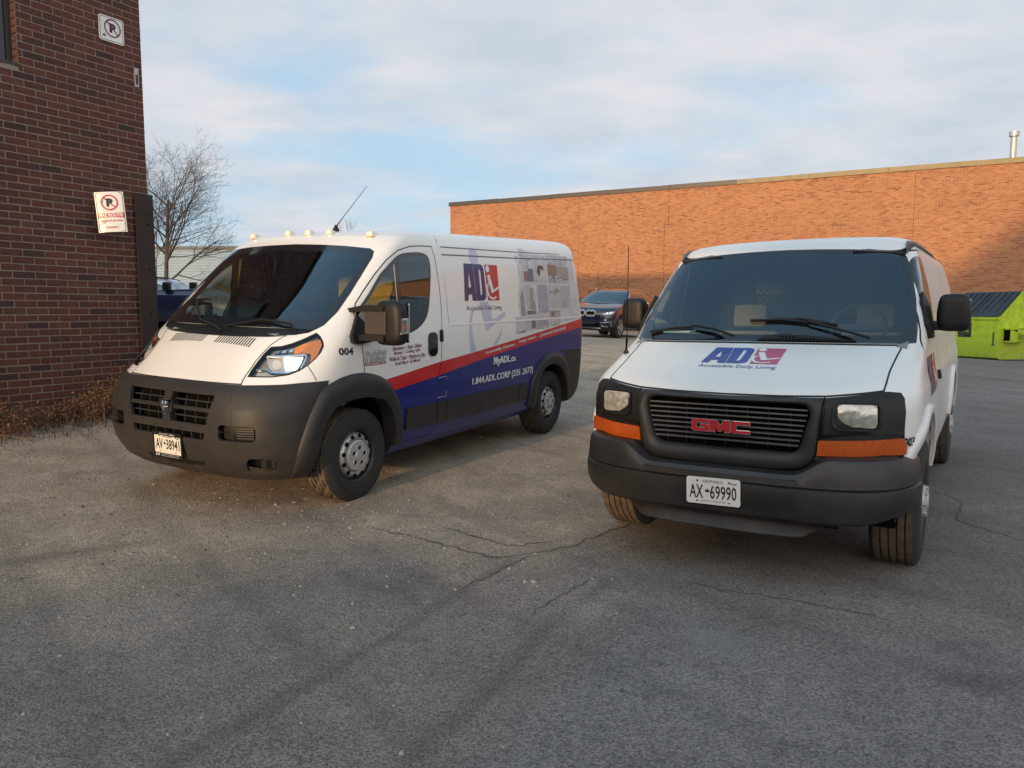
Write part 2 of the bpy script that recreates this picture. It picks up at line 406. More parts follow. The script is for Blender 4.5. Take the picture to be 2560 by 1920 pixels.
class Print:
    """flat print gathered in one mesh; each shape is given by 2D points and a function to 3D"""
    def __init__(s): s.m = MB()
    def text(s, st, quad, fn, mi=0, bold=0.0, shear=0.0, full=False):
        """quad = (u0, v0, u1, v1[, v0b, v1b]) box of the lettering; the last two are the right-hand end heights"""
        vs, fs, (x0, x1, y0, y1) = text_mesh(st, bold, shear)
        u0, v0, u1, v1 = quad[:4]; v0b, v1b = quad[4:6] if len(quad) > 4 else (v0, v1)
        P = []
        for x, y in vs:
            a = (x-x0)/(x1-x0); b = (y-y0)/(y1-y0)
            u = u0+(u1-u0)*a; lo = v0+(v0b-v0)*a; hi = v1+(v1b-v1)*a
            P.append(fn(u, lo+(hi-lo)*b))
        s.m.add(P, fs, mi)
    def poly(s, pts, fn, mi=0, holes=(), grid=0):
        vs = [Vector(p) for p in pts]; faces = [list(range(len(pts)))]
        n = len(pts)
        if grid:
            us = [p[0] for p in pts]; ws = [p[1] for p in pts]; u = min(us)+grid/2
            while u < max(us):
                v = min(ws)+grid/2
                while v < max(ws):
                    if inside((u, v), pts): vs.append(Vector((u, v)))
                    v += grid
                u += grid
        V, E, F, *_ = delaunay_2d_cdt(vs, [], faces, 1, 1e-6)
        F = [f for f in F if inside((sum(V[i][0] for i in f)/len(f), sum(V[i][1] for i in f)/len(f)), pts)]
        s.m.add([fn(q[0], q[1]) for q in V], F, mi)
    def build(s, name, mats, parent, look=None, **k):
        o = s.m.build(name, mats, parent, fix=False, **k)
        if look is not None:
            me = o.data; bm = bmesh.new(); bm.from_mesh(me); bm.normal_update()
            fl = [f for f in bm.faces if f.normal.dot(look) < 0]
            bmesh.ops.reverse_faces(bm, faces=fl); bm.to_mesh(me); bm.free()
        return o
def circ(cx, cy, r, n=24, a0=0, a1=2*math.pi, ry=None):
    ry = ry or r; full = abs(a1-a0-2*math.pi) < 1e-6
    return [(cx+r*math.cos(a0+(a1-a0)*i/(n if full else n-1)), cy+ry*math.sin(a0+(a1-a0)*i/(n if full else n-1))) for i in range(n)]
def rrect(x0, y0, x1, y1, r, n=5):
    p = []
    for cx, cy, a in ((x1-r, y1-r, 0), (x0+r, y1-r, 90), (x0+r, y0+r, 180), (x1-r, y0+r, 270)):
        for i in range(n): t = rad(a+90*i/(n-1)); p.append((cx+r*math.cos(t), cy+r*math.sin(t)))
    return p
def sstep(a, b, x):
    t = min(1, max(0, (x-a)/(b-a))); return t*t*(3-2*t)
# ------------------------------------------------------------------ vehicle frames
def frame(o, f, l, n):
    f, l, n = Vector(f), Vector(l), Vector(n)
    return Matrix(((f.x, l.x, n.x, o[0]), (f.y, l.y, n.y, o[1]), (f.z, l.z, n.z, o[2]), (0,0,0,1)))
def pose(px, py, yaw, gx, gy, z0):
    n = Vector((-gx, -gy, 1)).normalized(); f = Vector((math.cos(yaw), math.sin(yaw), 0)); f = (f-n*f.dot(n)).normalized(); l = n.cross(f)
    return frame((px, py, z0), f, l, n)
MA = pose(-2.1036, 6.5107, -2.07964, -.016748, .034441, 0)
MBx = pose(1.64455, 5.03663, -2.12877, .0071386, .0068007, -.04487)
def rakeA(p):
    k = 1+.011*max(0, -p.x-1); return Vector((p.x, p.y, p.z*k))
KA = [(.28,.92,.80,.15,3.6,-4.22,.10),(.34,.97,.88,.15,3.8,-4.28,.12),(.45,1.005,.945,.15,4.0,-4.31,.12),(.60,1.02,.975,.15,4.0,-4.32,.12),(.80,1.03,.968,.15,3.7,-4.33,.12),
  (.93,1.03,.930,.15,3.2,-4.33,.12),(1.0,1.03,.87,.12,2.9,-4.33,.12),(1.1,1.03,.76,.10,2.7,-4.33,.12),(1.2,1.03,.655,.08,2.6,-4.32,.12),(1.30,1.025,.53,.05,2.7,-4.31,.12),
  (1.345,1.02,.46,0,2.7,-4.31,.12),(1.5,1.0,.28,-.10,2.8,-4.29,.12),(1.7,.98,.035,-.28,3,-4.26,.12),(1.9,.955,-.20,-.48,3,-4.23,.12),(2.02,.935,-.345,-.62,3,-4.21,.12),
  (2.08,.92,-.42,-.72,3,-4.19,.12),(2.13,.89,-.49,-.82,3,-4.17,.12),(2.165,.85,-.61,-.95,2.9,-4.13,.14),(2.19,.77,-.80,-1.15,2.7,-4.07,.16),(2.21,.60,-1.1,-1.4,2.5,-4.0,.2),(2.225,.35,-1.4,-1.6,2.3,-3.8,.2),(2.232,.002,-1.6,-1.8,2.2,-3.6,.2)]
KB = [(.42,.93,.60,.1,3.2,-4.68,.1),(.50,.97,.76,.15,3.1,-4.72,.1),(.65,.985,.80,.22,3.0,-4.74,.12),(.85,.990,.815,.23,3.0,-4.74,.12),(1.0,.985,.805,.22,3.0,-4.74,.12),(1.06,.98,.775,.20,3.0,-4.74,.12),
  (1.10,.97,.71,.15,3.1,-4.74,.12),(1.15,.96,.56,.05,3.3,-4.74,.12),(1.20,.955,.41,-.08,3.5,-4.74,.12),(1.25,.95,.25,-.2,3.7,-4.74,.12),(1.30,.95,.08,-.3,4,-4.74,.12),(1.33,.95,0,-.3,3.6,-4.73,.12),
  (1.5,.925,-.17,-.45,3.5,-4.70,.12),(1.7,.885,-.38,-.65,3.5,-4.66,.12),(1.9,.83,-.60,-.85,3.5,-4.62,.12),(1.97,.80,-.68,-.95,3.4,-4.6,.14),(2.01,.76,-.80,-1.1,3,-4.55,.16),(2.04,.66,-.98,-1.2,2.8,-4.5,.18),(2.065,.45,-1.2,-1.4,2.6,-4.4,.2),(2.085,.002,-1.5,-1.7,2.4,-4.2,.2)]
# ------------------------------------------------------------------ shared vehicle pieces
mat('white_paint', (.74,.72,.68), .32, coat=.8, back=(.05,.05,.05), noise=(1.3,.03), dirt=((.30,.27,.23), .35, 1.0, .35))
mat('seam', (.012,.012,.012), .8)
mat('old_white_paint', (.70,.685,.65), .40, coat=.45, coatr=.12, back=(.05,.05,.05), noise=(1.6,.05), dirt=((.28,.25,.21), .35, 1.1, .6))
mat('wrap_red', (.50,.016,.022), .32, coat=.5, back=(.05,.05,.05))
mat('wrap_blue', (.006,.013,.145), .32, coat=.5, back=(.05,.05,.05))
mat('grey_plastic', (.026,.025,.026), .50, noise=(9,.12), bump=(260,.15,.002), dirt=((.11,.09,.07), .25, .75, .4), spec=.35)
mat('black_plastic', (.008,.008,.009), .50, noise=(7,.15), bump=(240,.12,.002), spec=.35)
mat('bumper_rubber', (.011,.0105,.0115), .42, noise=(4,.40,7), bump=(160,.25,.002), dirt=((.085,.072,.062), .3, .95, .30))
mat('frit', (.006,.006,.008), .12, coat=.6)
mat('void', (.006,.006,.006), .9, spec=.02)
mat('underbody', (.02,.018,.016), .9, spec=.1)
mat('tyre', (.020,.019,.018), .82, bump=(90,.3,.002), noise=(12,.2))
mat('tyre_dusty', (.10,.075,.052), .9, noise=(20,.35,7), bump=(90,.3,.002))
mat('steel_rim', (.42,.41,.39), .42, metal=.6, noise=(9,.15))
mat('dark_rim', (.05,.045,.042), .55, metal=.3)
mat('hub_plastic', (.45,.45,.44), .42, metal=.4)
mat('chrome', (.82,.82,.84), .10, metal=1)
mat('lamp_bowl', (.55,.54,.51), .28, metal=.3)
mat('lamp_dark', (.24,.23,.21), .35, metal=.1)
mat('beam', (.9,.9,.85), .15, metal=.5, emit=(1,.94,.78,4.5))
mat('amber', (.42,.075,.004), .25, coat=1, noise=(60,.15))
mat('amber_bright', (.85,.26,.02), .18, coat=1, noise=(60,.15))
mat('amber_lit', (.9,.45,.12), .2, coat=1, emit=(1,.62,.25,5.0))
mat('fluted_glass', (.42,.42,.38), .16, metal=.35, coat=1, noise=(30,.35,3), bump=(55,.5,.004))
mat('clear_marker', (.75,.66,.52), .2, coat=1)
mat('interior_dark', (.04,.042,.042), .8, spec=.1)
mat('interior_grey', (.20,.22,.20), .8)
mat('seat_black', (.012,.012,.013), .85)
mat('seat_pale', (.62,.60,.54), .9)
mat('seat_tan', (.36,.31,.24), .9)
mat('yellow_cloth', (.75,.50,.02), .8)
mat('paper', (.72,.76,.70), .8)
mat('plate_white', (.68,.66,.62), .4)
mat('plate_blue', (.02,.05,.25), .4)
mat('print_black', (.012,.012,.014), .4)
mat('print_dark', (.07,.07,.08), .4)
mat('print_white', (.68,.68,.66), .4)
mat('print_maroon', (.16,.012,.03), .4)
mat('print_blue', (.012,.03,.22), .35, coat=.4)
mat('print_navy', (.012,.014,.10), .35, coat=.4)
mat('print_red', (.45,.015,.025), .35, coat=.4)
mat('print_pink', (.42,.04,.09), .35, coat=.4)
mat('print_lilac', (.45,.46,.57), .35, coat=.5)
mat('badge_red', (.42,.012,.022), .25, coat=.6)
glass('windscreen_glass', (.84,.92,.90)); glass('side_glass', (.80,.86,.86)); glass('lens', (.95,.96,.96), ior=1.45, k=.7)

def tyre_mesh(Rr, wd, rim, blocks):
    """tyre with its tread cut in, axle along y, outer face at y = 0"""
    n = 96; h = wd/2
    prof = [(-.015, rim, 0), (0.004, rim+.012, 0), (.014, rim+.04, 0), (.016, (rim+Rr)/2, 0), (.010, Rr-.045, 0), (0, Rr-.020, 0), (-.010, Rr-.006, 0)]
    g = []
    cols = 5; gw = .008; cw = (wd-.03)/cols
    for c in range(cols):
        a = -.016-c*cw; b = a-cw+gw
        g += [(a, Rr, c+1), (b, Rr, c+1)]
        if c < cols-1: g += [(b-.001, Rr-.010, 0), (b-gw+.001, Rr-.010, 0)]
    prof += g+[(-wd+.010, Rr-.006, 0), (-wd, Rr-.03, 0), (-wd-.012, (rim+Rr)/2, 0), (-wd+.01, rim, 0)]
    v, f, mi = [], [], []
    for i in range(n):
        t = 2*math.pi*i/n
        for a, r, c in prof:
            if blocks and c and ((i+c*2) % 5 == 0): r -= .009
            v.append((r*math.cos(t), a, r*math.sin(t)))
    m = len(prof)
    for i in range(n):
        for j in range(m-1):
            f.append((i*m+j, ((i+1)%n)*m+j, ((i+1)%n)*m+j+1, i*m+j+1)); mi.append(1 if prof[j][2] and prof[j+1][2] else 0)
    me = bpy.data.meshes.new('tyre'); me.from_pydata(v, [], f); me.polygons.foreach_set('material_index', mi); smooth(me, True, 35)
    me.materials.append(MAT['tyre']); me.materials.append(MAT['tyre_dusty'] ); return me
_wh = {}
def wheel(parent, x, y, side, Rr, wd, kind, steer=0):
    rim = .205
    if kind not in _wh:
        ty = tyre_mesh(Rr, wd, rim+.004, kind == 'a')
        m = MB(); m.lathe([(-wd+.02,.05),(-wd+.02,rim-.01),(-.10,rim-.01),(-.10,.0)], n=40)
        hub = m
        d = MB()
        d.lathe([(-.20,rim-.004),(-.02,rim-.006),(-.004,rim),(.004,rim+.008),(-.002,rim+.012),(-.01,rim+.004)], n=48, mi=1)
        if kind == 'a':
            d.lathe([(-.075,rim-.008),(-.06,.190),(-.035,.184),(-.012,.172),(-.002,.158),(-.004,.142),(-.014,.128),(-.02,.11),(-.02,.0)], n=48)
            for k in range(12):
                t = 2*math.pi*k/12+.2; c = (.160*math.cos(t), 0, .160*math.sin(t)); n_ = Vector((math.cos(t)*.28, .96, math.sin(t)*.28)); rot = n_.to_track_quat('Z','Y').to_matrix().to_4x4(); T = Matrix.Translation((c[0], -.0005, c[2])) @ rot
                d.add([T @ Vector((.019*math.cos(a), .019*math.sin(a), .003)) for a in [2*math.pi*q/12 for q in range(12)]], [tuple(range(12))], 2)
            hc = MB(); hc.lathe([(-.02,.124),(.006,.124),(.014,.112),(.012,.10),(.016,.085),(.018,.04),(.026,.034),(.028,.0)], n=40)
            for k in range(5):
                t = 2*math.pi*k/5+.45; cx, cz = .066*math.cos(t), .066*math.sin(t)
                hc.lathe([(.018,.021),(.024,.019),(.021,.016),(.019,.0)], n=14, c=(cx,0,cz))
                hc.add([(cx+.0155*math.cos(a), .0225, cz+.0155*math.sin(a)) for a in [2*math.pi*q/12 for q in range(12)]], [tuple(range(12))], 1)
        else:
            d.lathe([(-.09,rim-.008),(-.05,.185),(-.025,.165),(-.012,.14),(-.01,.11),(-.014,.0)], n=48)
            for k in range(8):
                t = 2*math.pi*k/8+.1; cx, cz = .152*math.cos(t), .152*math.sin(t)
                d.add([(cx+.018*math.cos(a), -.012+.0, cz+.018*math.sin(a)) for a in [2*math.pi*q/12 for q in range(12)]], [tuple(range(12))], 2)
            hc = MB(); hc.lathe([(-.014,.10),(.01,.098),(.02,.088),(.022,.075),(.028,.06),(.036,.052),(.038,.0)], n=36)
            for k in range(8):
                t = 2*math.pi*k/8; hc.lathe([(.01,.014),(.030,.013),(.034,.0)], n=8, c=(.083*math.cos(t),0,.083*math.sin(t)))
        _wh[kind] = (ty, hub, d, hc)
    ty, hub, d, hc = _wh[kind]
    w = hub.build('wheel', 'underbody', parent, loc=(x, y, Rr-.012), rot=(0, 0, (0 if side > 0 else math.pi)+steer), sm=30)
    o = link('tyre', ty, w)
    d.build('rim', ['steel_rim', 'dark_rim', 'void'], w, sm=35)
    hc.build('hub_cap', ['hub_plastic', 'void'], w, sm=35)
    return w
def arch(S, outer, inner, pr, name, m, parent, bulge=.045, lip=.10):
    """wheel-arch flare lofted between two curves in the side view"""
    n = 36
    def rs(p):
        P = [Vector(q) for q in p]; d = [0]
        for a, b in zip(P, P[1:]): d.append(d[-1]+(b-a).length)
        o = []
        for i in range(n):
            t = d[-1]*i/(n-1); j = max(0, min(len(P)-2, next((k for k in range(len(d)-1) if d[k+1] >= t-1e-9), len(P)-2)))
            o.append(P[j].lerp(P[j+1], (t-d[j])/max(1e-9, d[j+1]-d[j])))
        return o
    A = rs(cr_poly(outer, False, 5)); B = rs(cr_poly(inner, False, 5)); W = PR[pr][2]
    v, f = [], []
    prof = [(0,-.004),(.04,.4*bulge),(.16,.8*bulge),(.45,bulge),(.85,.9*bulge),(1,.72*bulge),(1.0,-.02),(1.0,-lip)]
    for a, b in zip(A, B):
        ya = S.hit(pr, a.x, a.y, 0); 
        for t, o in prof:
            q = a.lerp(b, t); p = ya.copy(); U, Vv, _ = PR[pr]
            v.append(U*q.x+Vv*q.y+W*(ya.dot(W)+o))
    k = len(prof)
    for i in range(n-1):
        for j in range(k-1): f.append((i*k+j, (i+1)*k+j, (i+1)*k+j+1, i*k+j+1))
    f.append(tuple(range(k))); f.append(tuple((n-1)*k+j for j in range(k))[::-1])
    mb = MB(); mb.add(v, f); return mb.build(name, m, parent, sm=50)
def plate(parent, M, num, slogan, year, framed=False):
    m = MB(); m.prism(rrect(-.1524,-.0762,.1524,.0762,.014), -.0015, .0015, axis=0, M=M)
    p = m.build('licence_plate', 'plate_white', parent)
    pr = Print(); fn = lambda u, v: M @ Vector((.0028, u, v))
    pr.text(num[0], (-.134,-.044,-.055,.034), fn, bold=.012); pr.text(num[1], (-.016,-.044,.132,.034), fn, bold=.012)
    pr.poly([(-.042,-.008),(-.022,-.008),(-.018,.008),(-.026,.003),(-.032,.018),(-.038,.003),(-.046,.008)], fn)
    pr.text('ONTARIO', (-.058,.046,.058,.062), fn)
    if slogan: pr.text(slogan, (-.07,-.062,.07,-.054), fn)
    for y in (-.09, .09):
        pr.poly(circ(y,.055,.006,10), fn); pr.poly(rrect(y-.008,-.063,y+.008,-.057,.0028,3), fn)
    pr.text(year[0], (.100,.046,.106,.058), fn, mi=1); pr.text(year[1], (.110,.044,.134,.054), fn, mi=1, bold=.02)
    for a, b in (((-.1515,.0735),(.1515,.0750)), ((-.1515,-.0750),(.1515,-.0735))): pass
    pr.build('plate_lettering', ['print_black', 'plate_blue'], p)
    if framed:
        f = MB()
        for a, b in (((-.165,.060),(.165,.088)), ((-.165,-.100),(.165,-.0762)), ((-.165,-.0762),(-.150,.060)), ((.150,-.0762),(.165,.060))):
            f.box((-.012, a[0], a[1]), (.006, b[0], b[1]), M=M)
        f.build('plate_frame', 'black_plastic', p)
        pr = Print(); fn = lambda u, v: M @ Vector((.0068, u, v))
        pr.text('416-667-3000', (-.085,.066,.085,.078), fn)
        pr.text('www.autogroup.com', (-.075,-.088,.125,-.080), fn); pr.text('www.rentals.com', (-.075,-.098,.125,-.091), fn)
        for k in range(3): pr.poly([(-.138+k*.016,-.098),(-.130+k*.016,-.098),(-.122+k*.016,-.080),(-.130+k*.016,-.080)], fn)
        pr.build('frame_lettering', 'print_white', p)
    return p
def seat(parent, x, y, m, z0=.55, h=.62, wd=.5, name='seat', head=None):
    s = MB(); s.box((x-.28, y-wd/2, z0), (x+.25, y+wd/2, z0+.22), bev=.05)
    o = s.build(name, m, parent, sm=50)
    s = MB(); T = Matrix.Translation((x-.24, y, z0+.18)) @ Matrix.Rotation(rad(-14), 4, 'Y')
    s.box((-.09, -wd/2, 0), (.07, wd/2, h), bev=.06, M=T); s.build('backrest', m, o, sm=50)
    s = MB(); s.box((-.06, -.14, h+.03), (.05, .14, h+.23), bev=.045, M=T); s.build('headrest', head or m, o, sm=50)
    return o
def logo_adl(fn, P, box, navy=0, red=1, white=2, shear=0.0, grid=.04):
    """the letters A D and the red field with the seated figure; box = u0, v0, u1, v1 (u runs to the right of the reader)"""
    u0, v0, u1, v1 = box; Wd = u1-u0; H = v1-v0
    g = lambda x, y: (u0+Wd*(x+shear*(y-0)), v0+H*y)
    def poly(p, mi, o=0): P.poly([g(*q) for q in p], fn if not o else (lambda a, b: fn(a, b, o)), mi, grid=grid)
    # A in two halves and a bar
    poly([(.0,0),(.10,0),(.115,.17),(.165,.17),(.165,.36),(.13,.36),(.165,.80),(.165,1),(.05,1)], navy)
    poly([(.165,.17),(.21,.17),(.22,0),(.33,0),(.285,1),(.165,1),(.165,.80),(.20,.36),(.165,.36)], navy)
    # D
    poly([(.34,0),(.45,0),(.45,1),(.295,1)], navy)
    poly([(.45,0),(.52,0),(.565,.02),(.60,.09),(.605,.2),(.595,.82),(.58,.92),(.55,.98),(.51,1),(.45,1),(.45,.86),(.475,.86),(.495,.80),(.50,.2),(.485,.15),(.45,.15)], navy)
    # red field
    poly([(.655,0),(1,0),(1,1),(.625,1)] if not shear else [(.645,0),(1,0),(1,1),(.645,1)], red)
    # figure
    poly([(.70+.055*math.cos(t), .885+.10*math.sin(t)) for t in [2*math.pi*k/18 for k in range(18)]], white, .0012)
    poly([(.67,.70),(.745,.73),(.835,.30),(.985,.40),(1.0,.34),(.79,.20),(.765,.22)], white, .0012)
    arc = [(.80-.17*math.cos(t), .29-.27*math.sin(t)) for t in [rad(-62+q*17.5) for q in range(12)]]; arc2 = [(.805-.135*math.cos(t), .31-.235*math.sin(t)) for t in [rad(-62+q*17.5) for q in range(12)]]
    for a, b, c, d in zip(arc, arc[1:], arc2, arc2[1:]): poly([a, b, d, c], white, .0012)
# ------------------------------------------------------------------ the left van: white panel van with blue and red wrap
VA = thing('panel_van', 'white van with blue and red wrap and lit roof markers, beside the dark building', 'van', M=MA)
S = Shell(KA, deform=rakeA); fnS = lambda off: (lambda u, v, e=0: S.hit('L', u, v, off+e))
BODY = ['white_paint', 'seam', 'wrap_red', 'wrap_blue', 'grey_plastic', 'void', 'frit', 'windscreen_glass', 'side_glass']
mir = lambda p: [(-a, b) for a, b in p]
for pr in ('L', 'Rt'):
    S.paint([(-.22,.93),(-1.06,1.022),(-1.53,1.061),(-1.83,1.086),(-2.58,1.157),(-4.5,1.353),(-4.5,1.242),(-3.2,1.125),(-2.58,1.066),(-1.85,.994),(-1.31,.931),(-1.06,.90),(-.22,.82)], 2, pr)
    S.paint([(-.22,.82),(-1.06,.90),(-1.31,.931),(-1.85,.994),(-2.58,1.066),(-3.2,1.125),(-4.5,1.242),(-4.5,.2),(-.22,.2)], 3, pr)
    S.paint([(-3.70,.950),(-4.6,.925),(-4.6,.2),(-3.6,.2)], 4, pr)
    S.paint(strip_poly([(-3.6,.957),(-4.36,.93)], .010), 1, pr)
# wheel openings
in_f = [(.47,.20),(.475,.33),(.462,.49),(.420,.66),(.353,.754),(.276,.80),(.166,.825),(-.003,.832),(-.181,.812),(-.294,.75),(-.376,.641),(-.43,.47),(-.45,.20)]
arc_in = [(.475,.31)]+in_f[2:-1]+[(-.45,.36)]
out_f = [(.63,.30),(.648,.46),(.610,.62),(.532,.795),(.43,.935),(.374,.963),(.198,1.015),(-.023,1.026),(-.261,.97),(-.404,.853),(-.495,.678),(-.549,.429),(-.555,.36)]
XR = -3.43
in_r = [(-2.99,.33),(-3.01,.45),(-3.03,.59),(-3.073,.707),(-3.131,.769),(-3.221,.804),(-3.329,.82),(-3.485,.807),(-3.644,.72),(-3.74,.60),(-3.80,.48),(-3.83,.33)]
out_r = [(-2.865,.38),(-2.890,.60),(-2.945,.73),(-3.040,.831),(-3.143,.902),(-3.253,.943),(-3.461,.955),(-3.652,.908),(-3.778,.815),(-3.85,.70),(-3.89,.50)]
for pr in ('L', 'Rt'):
    for q in (in_f, in_r+[(-3.83,.1),(-2.99,.1)]):
        fs = S.carve(offset_poly(q, -.015) if 0 else q, pr, nmin=.05, cond=lambda c: abs(c.y) > .5)
        bmesh.ops.delete(S.bm, geom=[f for f in fs if f.is_valid], context='FACES')
# windscreen
wo = [(0,1.372),(.45,1.374),(.70,1.372),(.84,1.366),(.885,1.40),(.912,1.50),(.908,1.65),(.895,1.77),(.872,1.93),(.845,1.985),(.80,2.008),(.55,2.030),(.3,2.042),(0,2.050)]
wo = wo+[(-a, b) for a, b in wo[-2:0:-1]]
wi = [(0,1.44),(.5,1.44),(.76,1.44),(.83,1.47),(.855,1.55),(.845,1.75),(.815,1.90),(.78,1.945),(.72,1.965),(.3,1.985),(0,1.99)]
wi = wi+[(-a, b) for a, b in wi[-2:0:-1]]
cl = [(.30,1.311),(.54,1.317),(.74,1.328),(.82,1.345),(.855,1.372),(.885,1.40)]
cw = [(-a, b) for a, b in cl[::-1]]+[(0,1.308)]+cl+[(.84,1.366),(.70,1.372),(0,1.372),(-.70,1.372),(-.84,1.366)]
for f in S.carve(wo, 'F', cond=lambda c: c.x > -1): f.material_index = 6
for f in S.carve(wi, 'F', cond=lambda c: c.x > -1): f.material_index = 7
WS = S.take(S.carve(wo, 'F', cond=lambda c: c.x > -1), 'windscreen', BODY, VA, off=.002)
CW = S.take(S.carve(cw, 'F', cond=lambda c: c.x > -1), 'cowl_panel', ['black_plastic'], VA, off=-.004, rim=.02)
# hood
hd = [(.628,.984),(.614,1.015),(.607,1.05),(.600,1.142),(.622,1.25),(.655,1.295),(.69,1.324)]
hp = [(0,.985)]+hd+[(.54,1.317),(.3,1.311),(0,1.308)]
hp = hp+[(-a, b) for a, b in hp[-2:0:-1]]
hc_ = lambda c: c.x > .2
S.band(hp, .009, 1, 'F', cond=hc_)
HD = S.take(S.carve(offset_poly(hp, .009), 'F', cond=hc_), 'hood', BODY, VA, rim=.02)
vent = []
for sgn in (-1, 1):
    P = Print(); fn = lambda u, v, e=0: S.hit('T', u, v, .0015)
    for k in range(15):
        y = sgn*(.075+.372*k/14); P.poly([(.515,y-.006),(.515,y+.006),(.590,y+.006),(.590,y-.006)], fn)
    P.build('hood_vent', 'void', HD, V3(0,0,1))
# bumper in grey plastic
bp = [(-1.1,.2),(1.1,.2),(1.1,1.003),(.95,.996),(.88,.988),(.62,.980),(.3,.982),(0,.985),(-.3,.982),(-.62,.980),(-.88,.988),(-.95,.996),(-1.1,1.003)]
bc = lambda c: c.x > .36
op1 = [(-.47,.905),(.47,.905),(.462,.86),(.42,.692),(-.42,.692),(-.462,.86)]
op2 = [(-.405,.632),(.405,.632),(.385,.578),(-.385,.578)]
op3 = [(-.33,.405),(0,.398),(.33,.405),(.30,.355),(.15,.335),(-.15,.335),(-.30,.355)]
for q in (op1, op2, op3):
    bmesh.ops.delete(S.bm, geom=[f for f in S.carve(q, 'F', cond=hc_) if f.is_valid], context='FACES')
fg1 = rrect(-.302,.593,-.040,.706,.03); fg2 = rrect(-.110,.358,.095,.472,.04)
for pr in ('D', 'Dm'):
    for q in (fg1, fg2):
        bmesh.ops.delete(S.bm, geom=[f for f in S.carve(q, pr, nmin=.3) if f.is_valid], context='FACES')
BM = S.take(S.carve(bp, 'F', cond=bc, nmin=-.5), 'bumper', ['grey_plastic'], VA, off=.006, rim=.025)
# grille: recessed radiator and bars
for sg in (1, -1):
    for pts in ([(sg*.43,.658),(sg*.58,.655)], [(sg*.57,.975),(sg*.61,.90),(sg*.635,.80),(sg*.645,.66),(sg*.655,.50),(sg*.665,.38),(sg*.60,.30)]):
        S.patch(strip_poly(pts, .005), 'F', .0075, 'bumper_seam', ['seam'], VA)
S.patch(offset_poly(op1, -.03), 'F', -.10, 'radiator', ['void'], VA)
G = MB()
def bar(poly, off, th, nm='grille_bar', pr='F', m='grey_plastic', par=None, grid=.05):
    return S.patch(poly, pr, off, nm, [m], par or VA, grid=grid, thick=th)
R4 = lambda a, b, c, d: [(a,c),(b,c),(b,d),(a,d)]
bar(R4(-.455,.455,.782,.812), -.004, .05); 
bar(R4(-.05,.05,.755,.842), .006, .06); bar([(-.046,.905),(.046,.905),(.036,.838),(-.036,.838)], .010, .06); bar([(-.036,.76),(.036,.76),(.046,.690),(-.046,.690)], .010, .06)
for sg in (-1, 1):
    for z in (.860, .737):
        q = R4(.046,.455 if z > .8 else .432,z-.005,z+.005); bar(q if sg > 0 else mir(q), -.028, .02)
    for k in range(3):
        y = .15+.115*k
        for a, b in ((.812,.903), (.694,.782)):
            q = R4(y-.003,y+.003,a,b); bar(q if sg > 0 else mir(q), -.034, .02, 'grille_rib')
for k in range(8):
    y = -.345+.0985*k; bar(R4(y-.004,y+.004,.580,.630), -.012, .03, 'grille_rib')
S.patch(offset_poly(op2, -.02), 'F', -.06, 'intake_backing', ['void'], VA)
S.patch(offset_poly(op3, -.02), 'F', -.03, 'intake_backing', ['void'], VA)
for k in range(22):
    a = -.36+.033*k
    for s2 in (-1, 1):
        q = strip_poly([(a, .335 if s2 > 0 else .405), (a+.05, .405 if s2 > 0 else .335)], .003)
        if k < 20: bar(q, -.010, .006, 'mesh_wire', m='grey_plastic')
for pr in ('D', 'Dm'):
    S.patch(offset_poly(fg1, -.01), pr, -.05, 'intake_backing', ['black_plastic'], VA); S.patch(offset_poly(fg2, -.01), pr, -.05, 'intake_backing', ['black_plastic'], VA)
    for k in range(5):
        bar(R4(-.172,-.056,.612+.018*k,.622+.018*k), -.008, .03, 'lamp_slat', pr)
    bar(rrect(-.014,.372,.090,.465,.03), -.006, .03, 'fog_lamp', pr)
    for k in range(5): bar(R4(.024,.056,.388+.015*k,.394+.015*k), -.003, .004, 'lamp_slat', pr, 'void')
# emblem: chrome shield with a horned head
E_ = MB(); xc0 = S.hit('F', 0, .80, 0).x
def shield(sx, sz): return [(y*sx, .80+z*sz) for y, z in ((-.9,.95),(0,1.05),(.9,.95),(1.0,.3),(.75,-.4),(.3,-1.0),(0,-1.15),(-.3,-1.0),(-.75,-.4),(-1,.3))]
E_.prism(shield(.043,.056), xc0+.005, xc0+.030, axis=0, mi=1); EM = E_.build('emblem', ['chrome', 'chrome'], VA, sm=30)
E_ = MB(); E_.prism(shield(.036,.048), xc0+.0305, xc0+.032, axis=0); E_.build('emblem_field', 'black_plastic', EM)
E_ = MB()
for sg in (-1, 1):
    E_.lathe([(0,.015),(.008,.012),(.011,0)], n=14, axis=0, c=(xc0+.032, sg*.0155, .824)); E_.lathe([(0,.009),(.006,.006),(.008,0)], n=12, axis=0, c=(xc0+.032, sg*.022, .795))
E_.lathe([(0,.014),(.010,.011),(.014,0)], n=14, axis=0, c=(xc0+.032, 0, .792)); E_.lathe([(0,.009),(.010,.007),(.012,0)], n=12, axis=0, c=(xc0+.032, 0, .768))
E_.build('ram_head', 'chrome', EM, sm=40)
